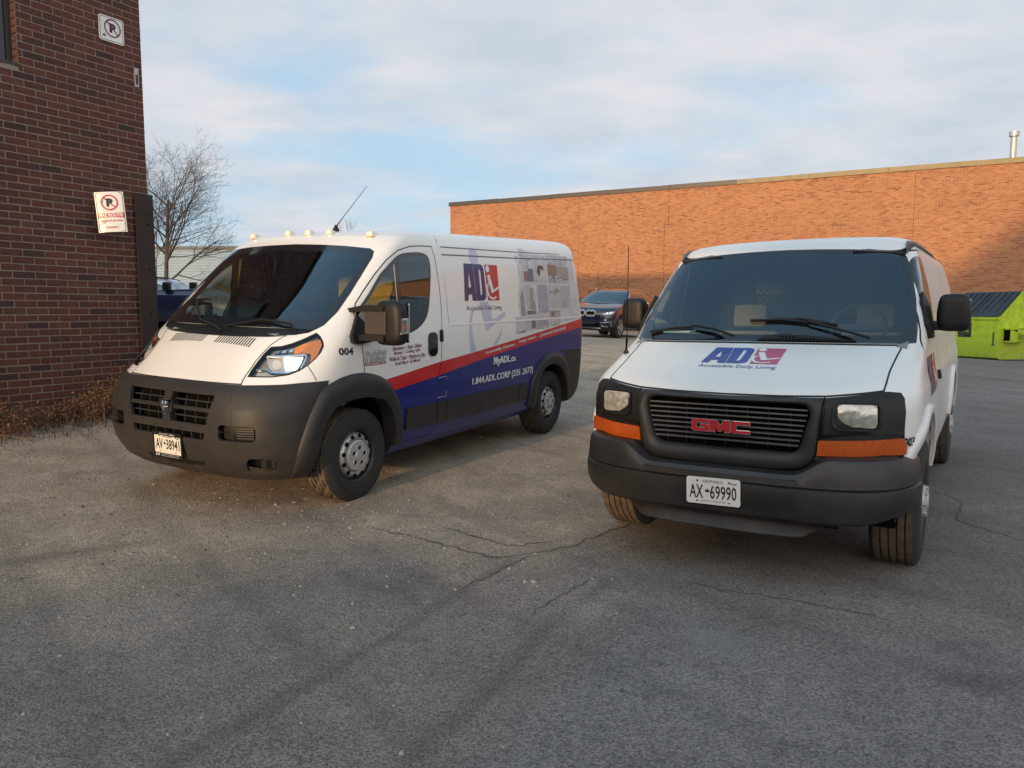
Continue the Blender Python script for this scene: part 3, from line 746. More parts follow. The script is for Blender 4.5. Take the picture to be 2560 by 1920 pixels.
# headlamps
hl = [(-.100,1.035),(-.076,1.079),(-.038,1.131),(.015,1.196),(.065,1.243),(.139,1.250),(.217,1.272),(.303,1.306),(.395,1.348),(.424,1.323),(.444,1.281),(.446,1.248),(.424,1.205),(.385,1.162),(.329,1.116),(.267,1.079),(.19,1.052),(.077,1.037)]
for pr in ('D', 'Dm'):
    hcut = lambda c: c.z > 1.0
    S.band(hl, .008, 1, pr, cond=hcut)
    LN = S.take(S.carve(offset_poly(hl, .008), pr, cond=hcut), 'headlamp', ['lens'], VA, off=.004)
    hi = offset_poly(hl, .004)
    S.patch(hi, pr, -.045, 'headlamp_bowl', ['lamp_dark'], LN)
    q = lambda p, o, m, n='reflector', t=.02: S.patch(p, pr, o, n, [m], LN, thick=t, grid=.03)
    if pr == 'D':
        q([(.236,1.243),(.303,1.276),(.389,1.300),(.425,1.302),(.432,1.262),(.412,1.222),(.398,1.188),(.341,1.132),(.348,1.170),(.346,1.204),(.223,1.206)], -.012, 'amber_bright', 'turn_signal')
    else:
        q([(.30,1.250),(.389,1.300),(.425,1.302),(.432,1.262),(.40,1.20),(.346,1.204)], -.012, 'amber_bright', 'turn_signal')
    q([(.03,1.150),(.030,1.176),(.290,1.190),(.282,1.150),(.250,1.100),(.19,1.082),(.084,1.084),(.05,1.102)], -.030, 'lamp_bowl')
    q([(.152,1.178),(.290,1.186),(.274,1.142),(.240,1.102),(.165,1.098)] if pr == 'D' else circ(.2,1.14,.03,12), -.022, 'beam' if pr == 'D' else 'lamp_bowl', 'low_beam')
    q(circ(.10,1.135,.034,14), -.026, 'plate_white', 'high_beam')
    q(strip_poly([(.02,1.186),(.15,1.190),(.305,1.200),(.318,1.195),(.31,1.165),(.275,1.105)], .009), -.016, 'chrome', 'trim')
    q(strip_poly([(-.048,1.094),(.035,1.098),(.065,1.078),(.18,1.076),(.235,1.092)], .007), -.016, 'chrome', 'trim')
    q([(-.05,1.055),(-.035,1.078),(.03,1.082),(.06,1.066),(.13,1.060),(.12,1.050),(0,1.050)], -.025, 'lamp_bowl', 'marker')
    for k in range(3): q([(.085+.05*k,1.206+.005*k),(.118+.05*k,1.208+.005*k),(.124+.05*k,1.228+.006*k),(.098+.05*k,1.222+.006*k)], -.016, 'chrome', 'trim')
# doors
dr = [(.03,1.492),(-.015,1.568),(-.115,1.664),(-.270,1.800),(-.433,1.923),(-.597,2.006),(-.77,2.047),(-.95,2.060),(-1.10,2.063),(-1.125,1.98),(-1.154,1.702),(-1.160,1.503),(-1.137,1.326),(-1.128,1.208),(-1.119,1.03),(-1.099,.96),(-1.06,.701),(-1.03,.36),(-.30,.36),(-.36,.62),(-.28,.80),(-.15,.90),(-.07,.95),(-.045,1.01),(-.016,1.249),(.005,1.35)]
wn = cr_poly([(.02,1.40),(.003,1.492),(-.158,1.64),(-.314,1.789),(-.446,1.879),(-.574,1.954),(-.698,1.985),(-.879,1.998),(-.979,1.987),(-1.03,1.952),(-1.04,1.857),(-1.012,1.707),(-.956,1.503),(-.881,1.404),(-.755,1.335),(-.585,1.296),(-.35,1.28),(-.05,1.275),(.02,1.30)], True, 3)
for pr in ('L', 'Rt'):
    S.band(dr, .009, 1, pr)
    S.band(wn, .030, 6, pr)
    S.paint(strip_poly([(-.545,2.0),(-.540,1.2)], .085), 6, pr, cond=lambda c: inside((c.x, c.z), wn))
    for f in S.carve(offset_poly(wn, .030), pr):
        if not (-.583 < f.calc_center_median().x < -.498): f.material_index = 8
    wfs = S.carve(wn, pr)
    SW = S.take(wfs, 'side_window', BODY, VA, off=.001)
    DR = S.take(S.carve(offset_poly(dr, .009), pr), 'cab_door', BODY, VA)
    W = PR[pr][2]; sg = 1 if pr == 'L' else -1
    if sg > 0:
        m = S.patch(strip_poly([(-.512,1.88),(-.508,1.40)], .006), pr, .006, 'window_bar', ['lamp_bowl'], SW, thick=.004)
    # mouldings
    for a, b in ((-.594,-1.035), (-1.050,-1.195), (-1.208,-2.60), (-2.612,-2.80)):
        S.patch(rrect(b,.468,a,.662,.012,3), pr, .020, 'side_moulding', ['grey_plastic'], VA, grid=.3, thick=.024)
    S.patch(rrect(-1.042,1.088,-.910,1.298,.05,5), pr, .014, 'door_handle', ['frit'], DR, thick=.016)
    S.patch(rrect(-1.122,1.208,-1.092,1.315,.01,3), pr, .022, 'door_striker', ['black_plastic'], VA, thick=.024)
    # creases of the cargo side
    S.patch(strip_poly([(-1.23,1.352),(-2.6,1.350),(-4.20,1.350)], .018), pr, .005, 'belt_crease', ['white_paint'], VA, grid=.5, thick=.006)
    S.paint(strip_poly([(-1.22,2.0),(-4.12,2.0)], .010), 1, pr) if 0 else None
    S.patch(strip_poly([(-4.205,1.36),(-4.185,1.6),(-4.165,1.9),(-4.15,1.98)], .016), pr, .004, 'panel_edge', ['white_paint'], VA, thick=.005)
    S.patch(strip_poly([(-1.235,1.992),(-2.6,2.012),(-4.10,2.045)], .010), pr, .004, 'panel_groove', ['print_dark'], VA, grid=.5)
    S.patch(strip_poly([(-1.24,2.062),(-2.65,2.078),(-4.12,2.105)], .008), pr, .004, 'roof_gutter', ['print_dark'], VA, grid=.5)
    S.patch(strip_poly([(-1.195,2.07),(-1.205,2.10),(-1.215,2.13),(-1.23,2.16)], .008), pr, .001, 'roof_joint', ['print_dark'], VA, thick=0)
    S.patch(strip_poly([(-1.21,2.05),(-1.245,1.70),(-1.255,1.35)], .004), pr, .001, 'panel_joint', ['print_dark'], VA, thick=0)
    S.patch(strip_poly([(-1.20,.88),(-1.19,.66)], .004), pr, .001, 'filler_joint', ['print_dark'], VA)
    S.patch(strip_poly([(-1.07,.88),(-1.20,.885),(-1.205,.70),(-1.06,.70)], .004), pr, .001, 'filler_flap', ['print_white'], VA)
    S.patch(strip_poly([(.193,1.384),(.131,1.319),(.06,1.27)], .006), pr, .001, 'fender_seam', ['seam'], VA)
    S.patch([(-4.215,.96),(-4.30,.96),(-4.30,1.62),(-4.26,1.62),(-4.235,1.3)], pr, .006, 'tail_lamp', ['wrap_red'], VA, thick=.01)
    arch(S, out_f, arc_in, pr, 'front_arch', 'grey_plastic', VA, bulge=.05)
    arch(S, out_r, in_r, pr, 'rear_arch', 'grey_plastic', VA, bulge=.045)
for pr in ('D', 'Dm'):
    S.patch(strip_poly([(.325,1.112),(.345,1.08),(.363,1.053),(.383,1.006)], .006), pr, .001, 'fender_seam', ['seam'], VA)
# lettering and wrap prints, driver's side
f1 = fnS(.0030)
P = Print()
logo_adl(lambda u, v, e=0: f1(-u, v, e), P, (1.555,1.570,2.215,1.925)); P.text('Accessible Daily Living', (-1.575,1.462,-2.245,1.525), lambda u, v: f1(u, v), mi=3)
P.build('side_logo', ['print_navy', 'print_red', 'print_white', 'print_dark'], VA, V3(0,1,0))
P = Print()
for s_, q in (('Elevators \u2022 Stair Glides',(-.405,1.170,-.81,1.206,1.178,1.213)), ('Ramps \u2022 Ceiling Lifts',(-.42,1.128,-.79,1.163,1.136,1.171)), ('Walk-In Tubs \u2022 Platform Lifts',(-.355,1.084,-.86,1.120,1.092,1.128)), ('Grab Bars \u2022 & More!',(-.434,1.046,-.79,1.078,1.054,1.086))):
    P.text(s_, q, f1, bold=.014)
P.build('service_list', 'print_maroon', VA, V3(0,1,0))
P = Print(); P.text('004', (.235,1.178,.085,1.235,1.174,1.231), f1, bold=.03); P.build('fleet_number', 'print_black', VA, V3(0,1,0))
def fat(P, st, q, w_, mi=0):
    for k in (-1, 0, 1): P.text(st, (q[0]+w_*k, q[1], q[2]+w_*k)+tuple(q[3:]), lambda u, v: f1(u, v, .0004*(k+1)), mi=mi, bold=.012)
P = Print(); fat(P, 'MyADL.ca', (-2.055,.893,-2.51,1.000,.905,.992), .0055); P.build('website_lettering', 'print_white', VA, V3(0,1,0), kind='stuff'); P = Print(); fat(P, '1.844.ADL.CORP (235 .2677)', (-1.650,.735,-2.92,.822,.740,.832), .0042)
P.build('phone_lettering', 'print_white', VA, V3(0,1,0), kind='stuff'); P = Print()
P.text('Accessibility Solutions', (-1.878,1.028,-2.482,1.066,1.079,1.120), f1, bold=.022, shear=.3); P.text('\u2022', (-2.515,1.098,-2.530,1.110), f1)
P.text('Design & Build', (-2.575,1.100,-2.967,1.138,1.134,1.172), f1, bold=.022, shear=.15); P.text('\u2022', (-3.00,1.150,-3.015,1.162), f1); P.text('Commercial & Residential', (-3.063,1.148,-3.754,1.186,1.212,1.252), f1, bold=.022, shear=.15)
P.build('stripe_lettering', 'print_white', VA, V3(0,1,0), kind='stuff')
P = Print(); f0 = fnS(.0016)
P.poly([(-1.785+.082*math.cos(t), 2.00+.085*math.sin(t)) for t in [2*math.pi*k/20 for k in range(20)]], f0)
P.build('pale_figure_head', 'print_lilac', VA, V3(0,1,0)); P = Print()
P.poly([(-1.825,1.560),(-1.985,1.556),(-2.048,1.376),(-2.300,1.453),(-2.304,1.406),(-1.905,1.265),(-1.86,1.40)], f0, grid=.06)
oa = [(-1.72,1.50),(-1.655,1.47),(-1.61,1.38),(-1.588,1.28),(-1.592,1.19),(-1.612,1.075),(-1.72,1.082),(-1.672,1.17),(-1.645,1.28),(-1.650,1.38)]
P.poly(oa, f0, grid=.06); P.poly([(-2.225,1.300),(-2.16,1.22),(-2.034,1.115),(-2.10,1.124),(-2.19,1.20)], f0, grid=.06)
P.build('pale_figure', 'print_lilac', VA, V3(0,1,0))
# printed pictures at the rear of the side
CM_ = [(.36,.37,.39),(.24,.24,.26),(.42,.42,.43),(.13,.12,.12),(.20,.15,.12),(.50,.51,.53),(.10,.13,.20),(.30,.31,.36),(.035,.03,.04),(.28,.27,.25)]
for i, c in enumerate(CM_): mat('picture_tone_%s' % 'abcdefghij'[i], c, .35, coat=.5, noise=(7+i*2,.22,5))
P = Print(); ff = lambda e: fnS(.0020+e*.0006)
P.poly([(-2.54,1.212),(-4.20,1.332),(-4.17,2.09),(-4.13,2.13),(-2.70,2.12),(-2.66,1.75)], fnS(.0014), 10, grid=.10)
def pic(x0, z0, x1, z1, mi, lv=0, sl=0): P.poly([(-x0,z0),(-x1,z0),(-x1,z1),(-x0,z1)], ff(lv), mi, grid=.12)
pic(2.70,1.76,3.33,2.06,2); pic(3.36,1.755,3.93,2.08,0); pic(3.955,1.39,4.13,2.05,5); pic(2.62,1.40,2.74,2.04,5)
pic(2.755,1.40,3.06,1.735,5); pic(3.075,1.42,3.32,1.735,7); pic(3.345,1.46,3.63,1.73,2); pic(3.65,1.46,3.93,1.73,0); pic(2.72,1.24,3.32,1.385,2); pic(3.345,1.36,3.62,1.44,9); pic(3.35,1.26,3.62,1.352,2); pic(2.52,1.21,2.72,1.39,5)
pic(2.78,1.77,2.89,1.88,4,1); pic(2.88,1.90,2.98,2.01,6,1); pic(2.88,1.77,3.00,1.905,6,2); pic(2.89,1.91,2.99,2.0,5,2); pic(3.02,1.86,3.16,1.97,2,1); pic(3.37,1.84,3.60,1.97,4,1); pic(3.60,1.80,3.92,1.95,9,1)
P.poly([(-3.09,1.88),(-3.13,1.95),(-3.20,1.955),(-3.26,1.93),(-3.25,1.90),(-3.18,1.92),(-3.16,1.83),(-3.13,1.84)], ff(2), 8)
P.poly([(-3.14,1.80),(-3.20,1.90),(-3.27,1.89),(-3.28,1.82),(-3.23,1.84),(-3.22,1.79)], ff(2), 5)
P.poly([(-3.38,1.77),(-3.56,1.87),(-3.70,1.855),(-3.66,1.83),(-3.80,1.83),(-3.76,1.80),(-3.9,1.80),(-3.87,1.77)], ff(2), 0)
P.poly(strip_poly([(-3.385,1.775),(-3.56,1.862),(-3.655,1.84),(-3.60,1.812),(-3.78,1.825),(-3.73,1.795),(-3.90,1.81)], .012), ff(3), 3)
pic(3.50,1.77,3.53,1.86,3,4)
pic(2.80,1.46,2.86,1.72,2,1); pic(2.875,1.46,2.97,1.70,9,1); pic(2.79,1.41,3.0,1.45,3,2); pic(2.96,1.43,3.0,1.56,1,2)
for a, b in ((3.36,1.64),(3.52,1.66)): P.poly(strip_poly([(-a,b),(-a-.08,b+.02),(-a-.14,b-.01)], .010), ff(2), 3)
P.poly(circ(-3.42,1.565,.02,10), ff(2), 5); P.poly(strip_poly([(-3.53,1.62),(-3.56,1.69)], .02), ff(2), 3)
pic(3.39,1.375,3.45,1.43,3,1); pic(3.47,1.37,3.60,1.41,0,1); pic(2.88,1.26,2.97,1.35,3,1); pic(3.05,1.27,3.29,1.34,7,1); pic(2.74,1.40,2.76,2.05,0,2); pic(3.40,2.0,3.52,2.05,5,2)
P.poly([(-2.66,1.395),(-2.66,1.60),(-2.72,1.70),(-2.74,1.40)], ff(2), 1); P.poly([(-2.55,1.212),(-2.72,1.222),(-2.72,1.245),(-2.60,1.225)], ff(2), 3)
mat('picture_ground', (.50,.51,.53), .35, coat=.5, noise=(4,.12,4)); P.build('printed_pictures', ['picture_tone_'+c for c in 'abcdefghij']+['picture_ground'], VA, V3(0,1,0))
# model badge
Bd = MB()
def raised(st, quad, fnb, mi, th, bold=.03):
    vs, fs, (x0, x1, y0, y1) = text_mesh(st, bold); u0, v0, u1, v1 = quad; n = len(vs)
    F = [fnb(u0+(u1-u0)*(x-x0)/(x1-x0), v0+(v1-v0)*(y-y0)/(y1-y0), th) for x, y in vs]; Bk = [fnb(u0+(u1-u0)*(x-x0)/(x1-x0), v0+(v1-v0)*(y-y0)/(y1-y0), 0) for x, y in vs]
    cn = {}
    for f in fs:
        for i in range(len(f)): cn[(f[i], f[(i+1)%len(f)])] = 1
    side = [(b, a, a+n, b+n) for (a, b) in cn if (b, a) not in cn]
    Bd.add(F+Bk, list(fs)+side, mi)
raised('RAM', (-.050,1.150,-.310,1.190), lambda u, v, e: f1(u, v, e), 0, .007, .04); raised('1500', (-.050,1.104,-.310,1.143), lambda u, v, e: f1(u, v, e), 0, .007, .04)
Bd.build('model_badge', ['chrome'], VA)
P = Print(); P.poly([(-.048,1.075),(-.310,1.075),(-.310,1.098),(-.048,1.098)], fnS(.005)); P.text('PROMASTER', (-.055,1.080,-.300,1.093), fnS(.0062), mi=1, bold=.03); P.build('badge_plate', ['print_maroon', 'print_white'], VA, V3(0,1,0))
# roof marker lamps and aerial
for y, lab in ((-.69,0), (-.245,0), (0,0), (.245,0), (.70,0)):
    b = S.hit('T', -.555-.0*abs(y), y, 0); m = MB()
    pts = [(.045,-.042,-.012),(.045,.042,-.012),(-.075,.020,-.010),(-.075,-.020,-.010),(.035,-.024,.034),(.035,.024,.034),(-.03,0,.030)]
    m.add([b+Vector(q) for q in pts], [(0,1,5,4),(1,2,6,5),(2,3,6),(3,0,4,6),(4,5,6)]); o = m.build('marker_lamp', 'clear_marker', VA)
    m = MB(); m.lathe([(0,.012),(.008,.009),(.011,0)], n=12, axis=0, c=(b.x+.038, b.y, b.z+.010)); m.build('marker_bulb', 'amber_lit', o)
b = S.hit('T', -.95, -.06, 0); m = MB(); m.lathe([(0,.035),(.02,.03),(.045,.016),(.06,.012),(.06,0)], axis=2, c=tuple(b), n=16); o = m.build('aerial', 'black_plastic', VA, sm=40)
m = MB(); e0 = b+Vector((0,0,.04)); m.tube([e0, e0+Vector((-.02,.055,.075)), e0+Vector((-.06,.33,.37))], [.007,.0035,.0022], 6); m.build('aerial_rod', 'black_plastic', o)
# wipers
for pts in ([(-.564,1.534),(-.42,1.46),(-.276,1.383),(-.05,1.345),(.072,1.313)], [(.043,1.352),(.365,1.412),(.55,1.40),(.668,1.386),(.734,1.334)]):
    m = MB(); m.tube([S.hit('F', y, z, .022) for y, z in pts[:3]], .010, 6); m.tube([S.hit('F', y, z, .030) for y, z in pts[2:]], .011, 6); m.build('wiper', 'black_plastic', VA)
# door mirrors (the far one is folded back)
mat('brown_panel', (.045,.036,.030), .45)
for sg in (1, -1):
    m = MB()
    bz = [(.02,1.47),(.115,1.315),(.11,1.27),(.05,1.250),(-.11,1.262),(-.12,1.30),(-.06,1.40)]
    pr = 'L' if sg > 0 else 'Rt'
    o = S.patch(bz, pr, .035, 'door_mirror', ['black_plastic'], VA, thick=.04)
    dM = Vector((0,0,0)) if sg > 0 else Vector((-.30,.16,0))
    m = MB()  # two arms
    for z0, z1 in ((1.508,1.556), (1.285,1.333)):
        m.prism([(.94,z0-.012),(1.10,z0),(1.30,z0),(1.30,z1),(1.10,z1),(.94,z1-.03)], -.06, .055, axis=0)
    m2 = MB(); m2.v = [(x+(0 if sg > 0 else -.30*sstep(.9,1.2,y)), y*sg+(0 if sg > 0 else .16*sstep(.9,1.2,y)), z) for x, y, z in m.v]; m2.f = m.f; m2.mi = m.mi; m2.build('mirror_arm', 'black_plastic', o, sm=30)
    bm = bmesh.new(); bmesh.ops.create_uvsphere(bm, u_segments=28, v_segments=18, radius=1)
    for q in bm.verts:
        x, y, z = q.co; s_ = lambda a, p: math.copysign(abs(a)**p, a)
        X, Y, Z = s_(x,.55)*.080, s_(y,.50)*.138, s_(z,.42)*.172
        if X < 0: X *= .55
        Y *= 1-.14*max(0, Z/.178); q.co = (X-.02, Y, Z)
    me = bpy.data.meshes.new('mirror_housing'); bm.to_mesh(me); bm.free(); smooth(me)
    h = link('mirror_housing', me, o, ['black_plastic'], loc=Vector((-.02, sg*1.31, 1.425))+dM)
    m = MB(); m.box((.058,-.165,-.088), (.074,.035,.088), bev=.005); m.v = [(x, y*sg, z) for x, y, z in m.v]; m.build('mirror_panel', 'brown_panel', o, loc=Vector((-.02, sg*1.285, 1.425))+dM) 
    m = MB(); m.box((-.035,.135,-.062), (.045,.160,.062), bev=.010); m.v = [(x, y*sg, z) for x, y, z in m.v]; m.build('side_repeater', 'chrome', o, loc=Vector((-.02, sg*1.298, 1.405))+dM)
    m = MB(); m.box((-.02,.150,-.045), (.03,.1635,.045), bev=.004); m.box((.0,.160,-.02), (.02,.1645,.01), mi=1); m.v = [(x, y*sg, z) for x, y, z in m.v]; m.build('repeater_lens', ['lens', 'amber'], o, loc=Vector((-.02, sg*1.298, 1.405))+dM)
    m = MB(); m.box((-.080,-.12,-.15), (-.072,.12,.15), bev=.01); m.build('mirror_glass', 'chrome', o, loc=Vector((-.02, sg*1.31, 1.425))+dM)
plate(VA, Matrix.Translation((S.hit('F', 0, .51, 0).x+.020, 0, .510)) @ Matrix.Rotation(rad(2), 4, 'Y'), ('AV', '38941'), '', ('1', 'MAR'), framed=True)
BA = S.finish('body', BODY, VA)
# under the skin: cabin and chassis
m = MB(); m.box((-4.20,-.90,.50), (-.62,.90,.56)); m.box((-4.15,-.55,.30), (.55,.55,.50)); m.box((-1.30,-.86,.56), (-1.27,.86,2.10)); m.box((-.62,-.62,.30),(.55,.62,.95)); m.build('chassis', 'underbody', VA)
for x in (0, XR):
    for sg in (1, -1):
        m = MB(); m.lathe([(0,.50),(-.30,.50),(-.30,.0)], n=28, c=(x+(.03 if x == 0 else .05), .90, .36)); m.v = [(a, b*sg, max(c, .30)) for a, b, c in m.v]; m.build('wheel_well', 'void', VA)
m = MB(); m.prism([(.42,1.02),(.45,1.33),(.30,1.365),(.05,1.36),(-.18,1.33),(-.30,1.24),(-.30,.95),(.0,.75),(.4,.75)], -.88, .88, axis=1); m.v = [(x, y*(1-.33*sstep(-.1,.42,x)), z) for x, y, z in m.v]; D = m.build('dashboard', 'interior_grey', VA, sm=35)
m = MB(); m.lathe([(0,.19),(.012,.178),(0,.166),(-.012,.178)], n=28, axis=0, closed=True); m.box((-.02,-.17,-.02),(.0,.17,.02)); m.box((-.03,-.06,-.05),(.015,.06,.05), bev=.01); m.build('steering_wheel', 'interior_dark', VA, loc=(-.32,.50,1.36), rot=(0,rad(-38),0), sm=40)
seat(VA, -.80, .50, 'seat_black', h=.72); seat(VA, -.80, -.05, 'seat_pale', h=.72, wd=.44); seat(VA, -.80, -.55, 'seat_black', h=.72)
m = MB()
for i in range(13):
    y = -.28+.055*i; m.v += [(-1.22+.02*math.sin(i*2.1), y, 1.15+.02*math.cos(i)), (-1.245+.006*math.cos(i*1.7), y, 1.84-.012*abs(i-6))]
for i in range(12): m.f.append((2*i, 2*i+2, 2*i+3, 2*i+1)); m.mi.append(0)
o = m.build('yellow_cloth', 'yellow_cloth', VA)
md = o.modifiers.new('thick', 'SOLIDIFY'); md.thickness = .012
m = MB(); m.box((.02,-.12,1.372),(.2,.10,1.378), M=Matrix.Rotation(.05,4,'Z')); m.box((-.05,-.02,1.378),(.12,.16,1.384)); m.build('papers', 'paper', D)
for x in (0, XR):
    for sg in (1, -1): wheel(VA, x, sg*.985, sg, .372, .225, 'a')
# ------------------------------------------------------------------ the right van: older white cargo van
VB = thing('cargo_van', 'older white cargo van with black bumper and orange front indicators, parked on the right', 'van', M=MBx)
S = Shell(KB)
BODY = ['old_white_paint', 'seam', 'black_plastic', 'void', 'frit', 'windscreen_glass', 'shade_band', 'side_glass']
glass('shade_band', (.25,.32,.50))
sym = lambda p: p+[(-a, b) for a, b in p[-2:0:-1]]      # p runs from the centre line round to the centre line
wa = [(.56,.20),(.55,.45),(.51,.62),(.43,.765),(.28,.865),(.08,.905),(-.12,.90),(-.30,.84),(-.43,.71),(-.50,.50),(-.51,.20)]
XB = -3.429
wr = [(XB+a, b) for a, b in wa]
for pr in ('L', 'Rt'):
    for q in (wa, wr):
        bmesh.ops.delete(S.bm, geom=[f for f in S.carve(q, pr, nmin=.05, cond=lambda c: abs(c.y) > .5) if f.is_valid], context='FACES')
fc = lambda c: c.x > -1.2
wo = sym([(0,1.318),(.45,1.318),(.84,1.316),(.900,1.320),(.897,1.40),(.865,1.60),(.818,1.78),(.780,1.87),(.755,1.892),(.69,1.912),(.45,1.932),(.24,1.942),(0,1.947)])
wi = sym([(0,1.362),(.45,1.362),(.80,1.362),(.850,1.40),(.845,1.46),(.820,1.60),(.785,1.74),(.745,1.85),(.715,1.875),(.66,1.885),(.24,1.912),(0,1.917)])
sb = sym([(0,1.835),(.3,1.830),(.62,1.815),(.95,1.80),(.95,2.0),(0,2.0)])
S.carve(wo, 'F', cond=fc); S.carve(wi, 'F', cond=fc); S.carve(sb, 'F', cond=fc)
for f in S.sel(wo, 'F', cond=fc): f.material_index = 4
for f in S.sel(wi, 'F', cond=fc): f.material_index = 5
for f in S.sel(sb, 'F', cond=fc):
    if f.material_index == 5: f.material_index = 6
WS = S.take(S.sel(wo, 'F', cond=fc), 'windscreen', BODY, VB, off=.002)
hd = sym([(0,1.046),(.3,1.049),(.54,1.056),(.70,1.072),(.81,1.086),(.812,1.12),(.812,1.18),(.825,1.25),(.84,1.314),(.45,1.316),(0,1.316)])
hcn = lambda c: c.x > -.4
S.band(hd, .010, 1, 'F', cond=hcn)
HD = S.take(S.sel(offset_poly(hd, .010), 'F', cond=hcn), 'hood', BODY, VB, rim=.02)
# front end behind the trim
gp = sym([(0,1.044),(.54,1.054),(.70,1.070),(.82,1.084),(.885,1.080),(.905,1.05),(.915,.83),(.915,.74),(.915,.60),(0,.60)])
S.paint(gp, 2, 'F', cond=lambda c: c.x > .3)
go = sym([(0,1.016),(.40,1.016),(.445,1.008),(.466,.985),(.466,.95),(.425,.79),(.405,.755),(.37,.742),(0,.738)])
bmesh.ops.delete(S.bm, geom=[f for f in S.carve(go, 'F', cond=fc) if f.is_valid], context='FACES')
S.patch(offset_poly(go, -.02), 'F', -.085, 'radiator', ['void'], VB)
def ring(S, outer, inner, pr, name, m, parent, o0, o1, bev=.012):
    """raised frame between two outlines with the same number of points"""
    n = len(outer); v, f = [], []; mid = lambda t: [(a[0]+(b[0]-a[0])*t, a[1]+(b[1]-a[1])*t) for a, b in zip(outer, inner)]
    rows = [(0, o0), (.0, o1-bev), (.12, o1), (.55, o1), (.85, o1-bev*1.2), (1, o1-bev*3), (1, o1-.09)]
    for t, o in rows:
        for q in mid(t): v.append(S.hit(pr, q[0], q[1], 0)+PR[pr][2]*o)
    for r in range(len(rows)-1):
        for i in range(n): f.append((r*n+i, r*n+(i+1)%n, (r+1)*n+(i+1)%n, (r+1)*n+i))
    mb = MB(); mb.add(v, f); return mb.build(name, m, parent, sm=45)
def resample(p, n):
    P = [Vector(q) for q in p]+[Vector(p[0])]; d = [0]
    for a, b in zip(P, P[1:]): d.append(d[-1]+(b-a).length)
    o = []
    for i in range(n):
        t = d[-1]*i/n; j = max(k for k in range(len(d)-1) if d[k] <= t+1e-9); o.append(tuple(P[j].lerp(P[j+1], (t-d[j])/max(1e-9, d[j+1]-d[j]))))
    return o
gout = sym([(0,1.040),(.30,1.044),(.520,1.052),(.528,1.02),(.522,.95),(.500,.76),(.485,.70),(.43,.665),(.30,.650),(0,.645)])
a1 = resample(gout, 96); a2 = resample(go, 96)
ring(S, a1, a2, 'F', 'grille_surround', 'grey_plastic', VB, 0, .032, .009)
mat('grille_slat', (.085,.085,.09), .35)
for k in range(8):
    z = .984-.0285*k; yy = .455-(.05*max(0, (.95-z)/.2))
    S.patch(R4(-yy,yy,z-.0042,z+.0042), 'F', -.004, 'grille_slat', ['grille_slat'], VB, thick=.022, grid=.2)
for k in range(7): y = -.36+.12*k; S.patch(R4(y-.004,y+.004,.745,1.01), 'F', -.060, 'grille_brace', ['black_plastic'], VB, thick=.01, grid=.3)
gx = S.hit('F', 0, .88, 0).x
GL = [[(1,1),(.12,1),(0,.88),(0,.12),(.12,0),(1,0),(1,.58),(.5,.58),(.5,.38),(.74,.38),(.74,.26),(.27,.26),(.27,.74),(1,.74)],
      [(0,0),(0,1),(.30,1),(.5,.50),(.70,1),(1,1),(1,0),(.75,0),(.75,.55),(.58,.08),(.42,.08),(.25,.55),(.25,0)],
      [(1,1),(.12,1),(0,.88),(0,.12),(.12,0),(1,0),(1,.26),(.27,.26),(.27,.74),(1,.74)]]
Ec, Er = MB(), MB()
for p, (y0, wd) in zip(GL, ((-.172,.100), (-.064,.112), (.056,.104))):
    q = [(y0+wd*a, .836+.068*c) for a, c in p]; Ec.prism(offset_poly(q, -.0035), gx+.012, gx+.026, axis=0); Er.prism(q, gx+.024, gx+.032, axis=0)
EMB = Ec.build('emblem', 'chrome', VB); Er.build('emblem_letters', 'badge_red', EMB, kind='stuff')
for sg in (1, -1):
    fx = lambda p: [(a*sg, b) for a, b in p]
    bez = fx([(.535,1.048),(.70,1.068),(.82,1.084),(.875,1.078),(.900,1.05),(.910,.98),(.908,.852),(.513,.834)])
    BZ = S.patch(bez, 'F', .006, 'lamp_bezel', ['black_plastic'], VB, thick=.03, grid=.06)
    lo = resample(rrect(.578,.882,.812,1.040,.045), 48); li = resample(rrect(.597,.899,.793,1.026,.028), 48)
    ring(S, fx(lo), fx(li), 'F', 'lamp_recess', 'black_plastic', BZ, 0, .020, .006)
    cp = S.hit('F', .695*sg, .9625, 0)
    T = Matrix.Translation((cp.x+.004, .695*sg, .9625)) @ Matrix.Rotation(rad(14*sg), 4, 'Z')
    m = MB(); m.prism(rrect(-.100,-.062,.100,.062,.026), -.03, .002, axis=0, M=T); HL = m.build('headlamp', 'lamp_bowl', VB)
    m = MB(); m.lathe([(.003,.055),(-.002,.045),(.002,.02),(.014,.018),(.016,0)], n=20, axis=0); m.v = [tuple(T @ Vector((a, b*1.25, c*.85))) for a, b, c in m.v]; m.build('reflector', 'chrome', HL, sm=40)
    bm = bmesh.new(); bmesh.ops.create_grid(bm, x_segments=12, y_segments=8, size=.5)
    for q in bm.verts: y, z = q.co.x, q.co.y; q.co = T @ Vector((.020-.045*(y*y+z*z), y*.190, z*.118))
    me = bpy.data.meshes.new('lens'); bm.to_mesh(me); bm.free(); smooth(me); link('headlamp_lens', me, HL, ['fluted_glass'] if 'fluted_glass' in MAT else ['lens'])
    ts = fx([(.513,.825),(.70,.832),(.900,.842),(.914,.80),(.912,.752),(.70,.746),(.506,.742)])
    S.patch(ts, 'F', .018, 'turn_signal', ['amber'], VB, thick=.04, grid=.09)
    S.patch(fx([(.513,.834),(.908,.852),(.904,.844),(.513,.827)]), 'F', .004, 'signal_trim', ['void'], VB)
    S.patch(fx([(.504,.740),(.912,.750),(.91,.68),(.49,.68)]), 'F', .004, 'lower_trim', ['black_plastic'], VB, thick=.02)
    S.paint(strip_poly(fx([(.532,1.06),(.516,.84),(.50,.70)]), .006), 3, 'F', cond=hcn)
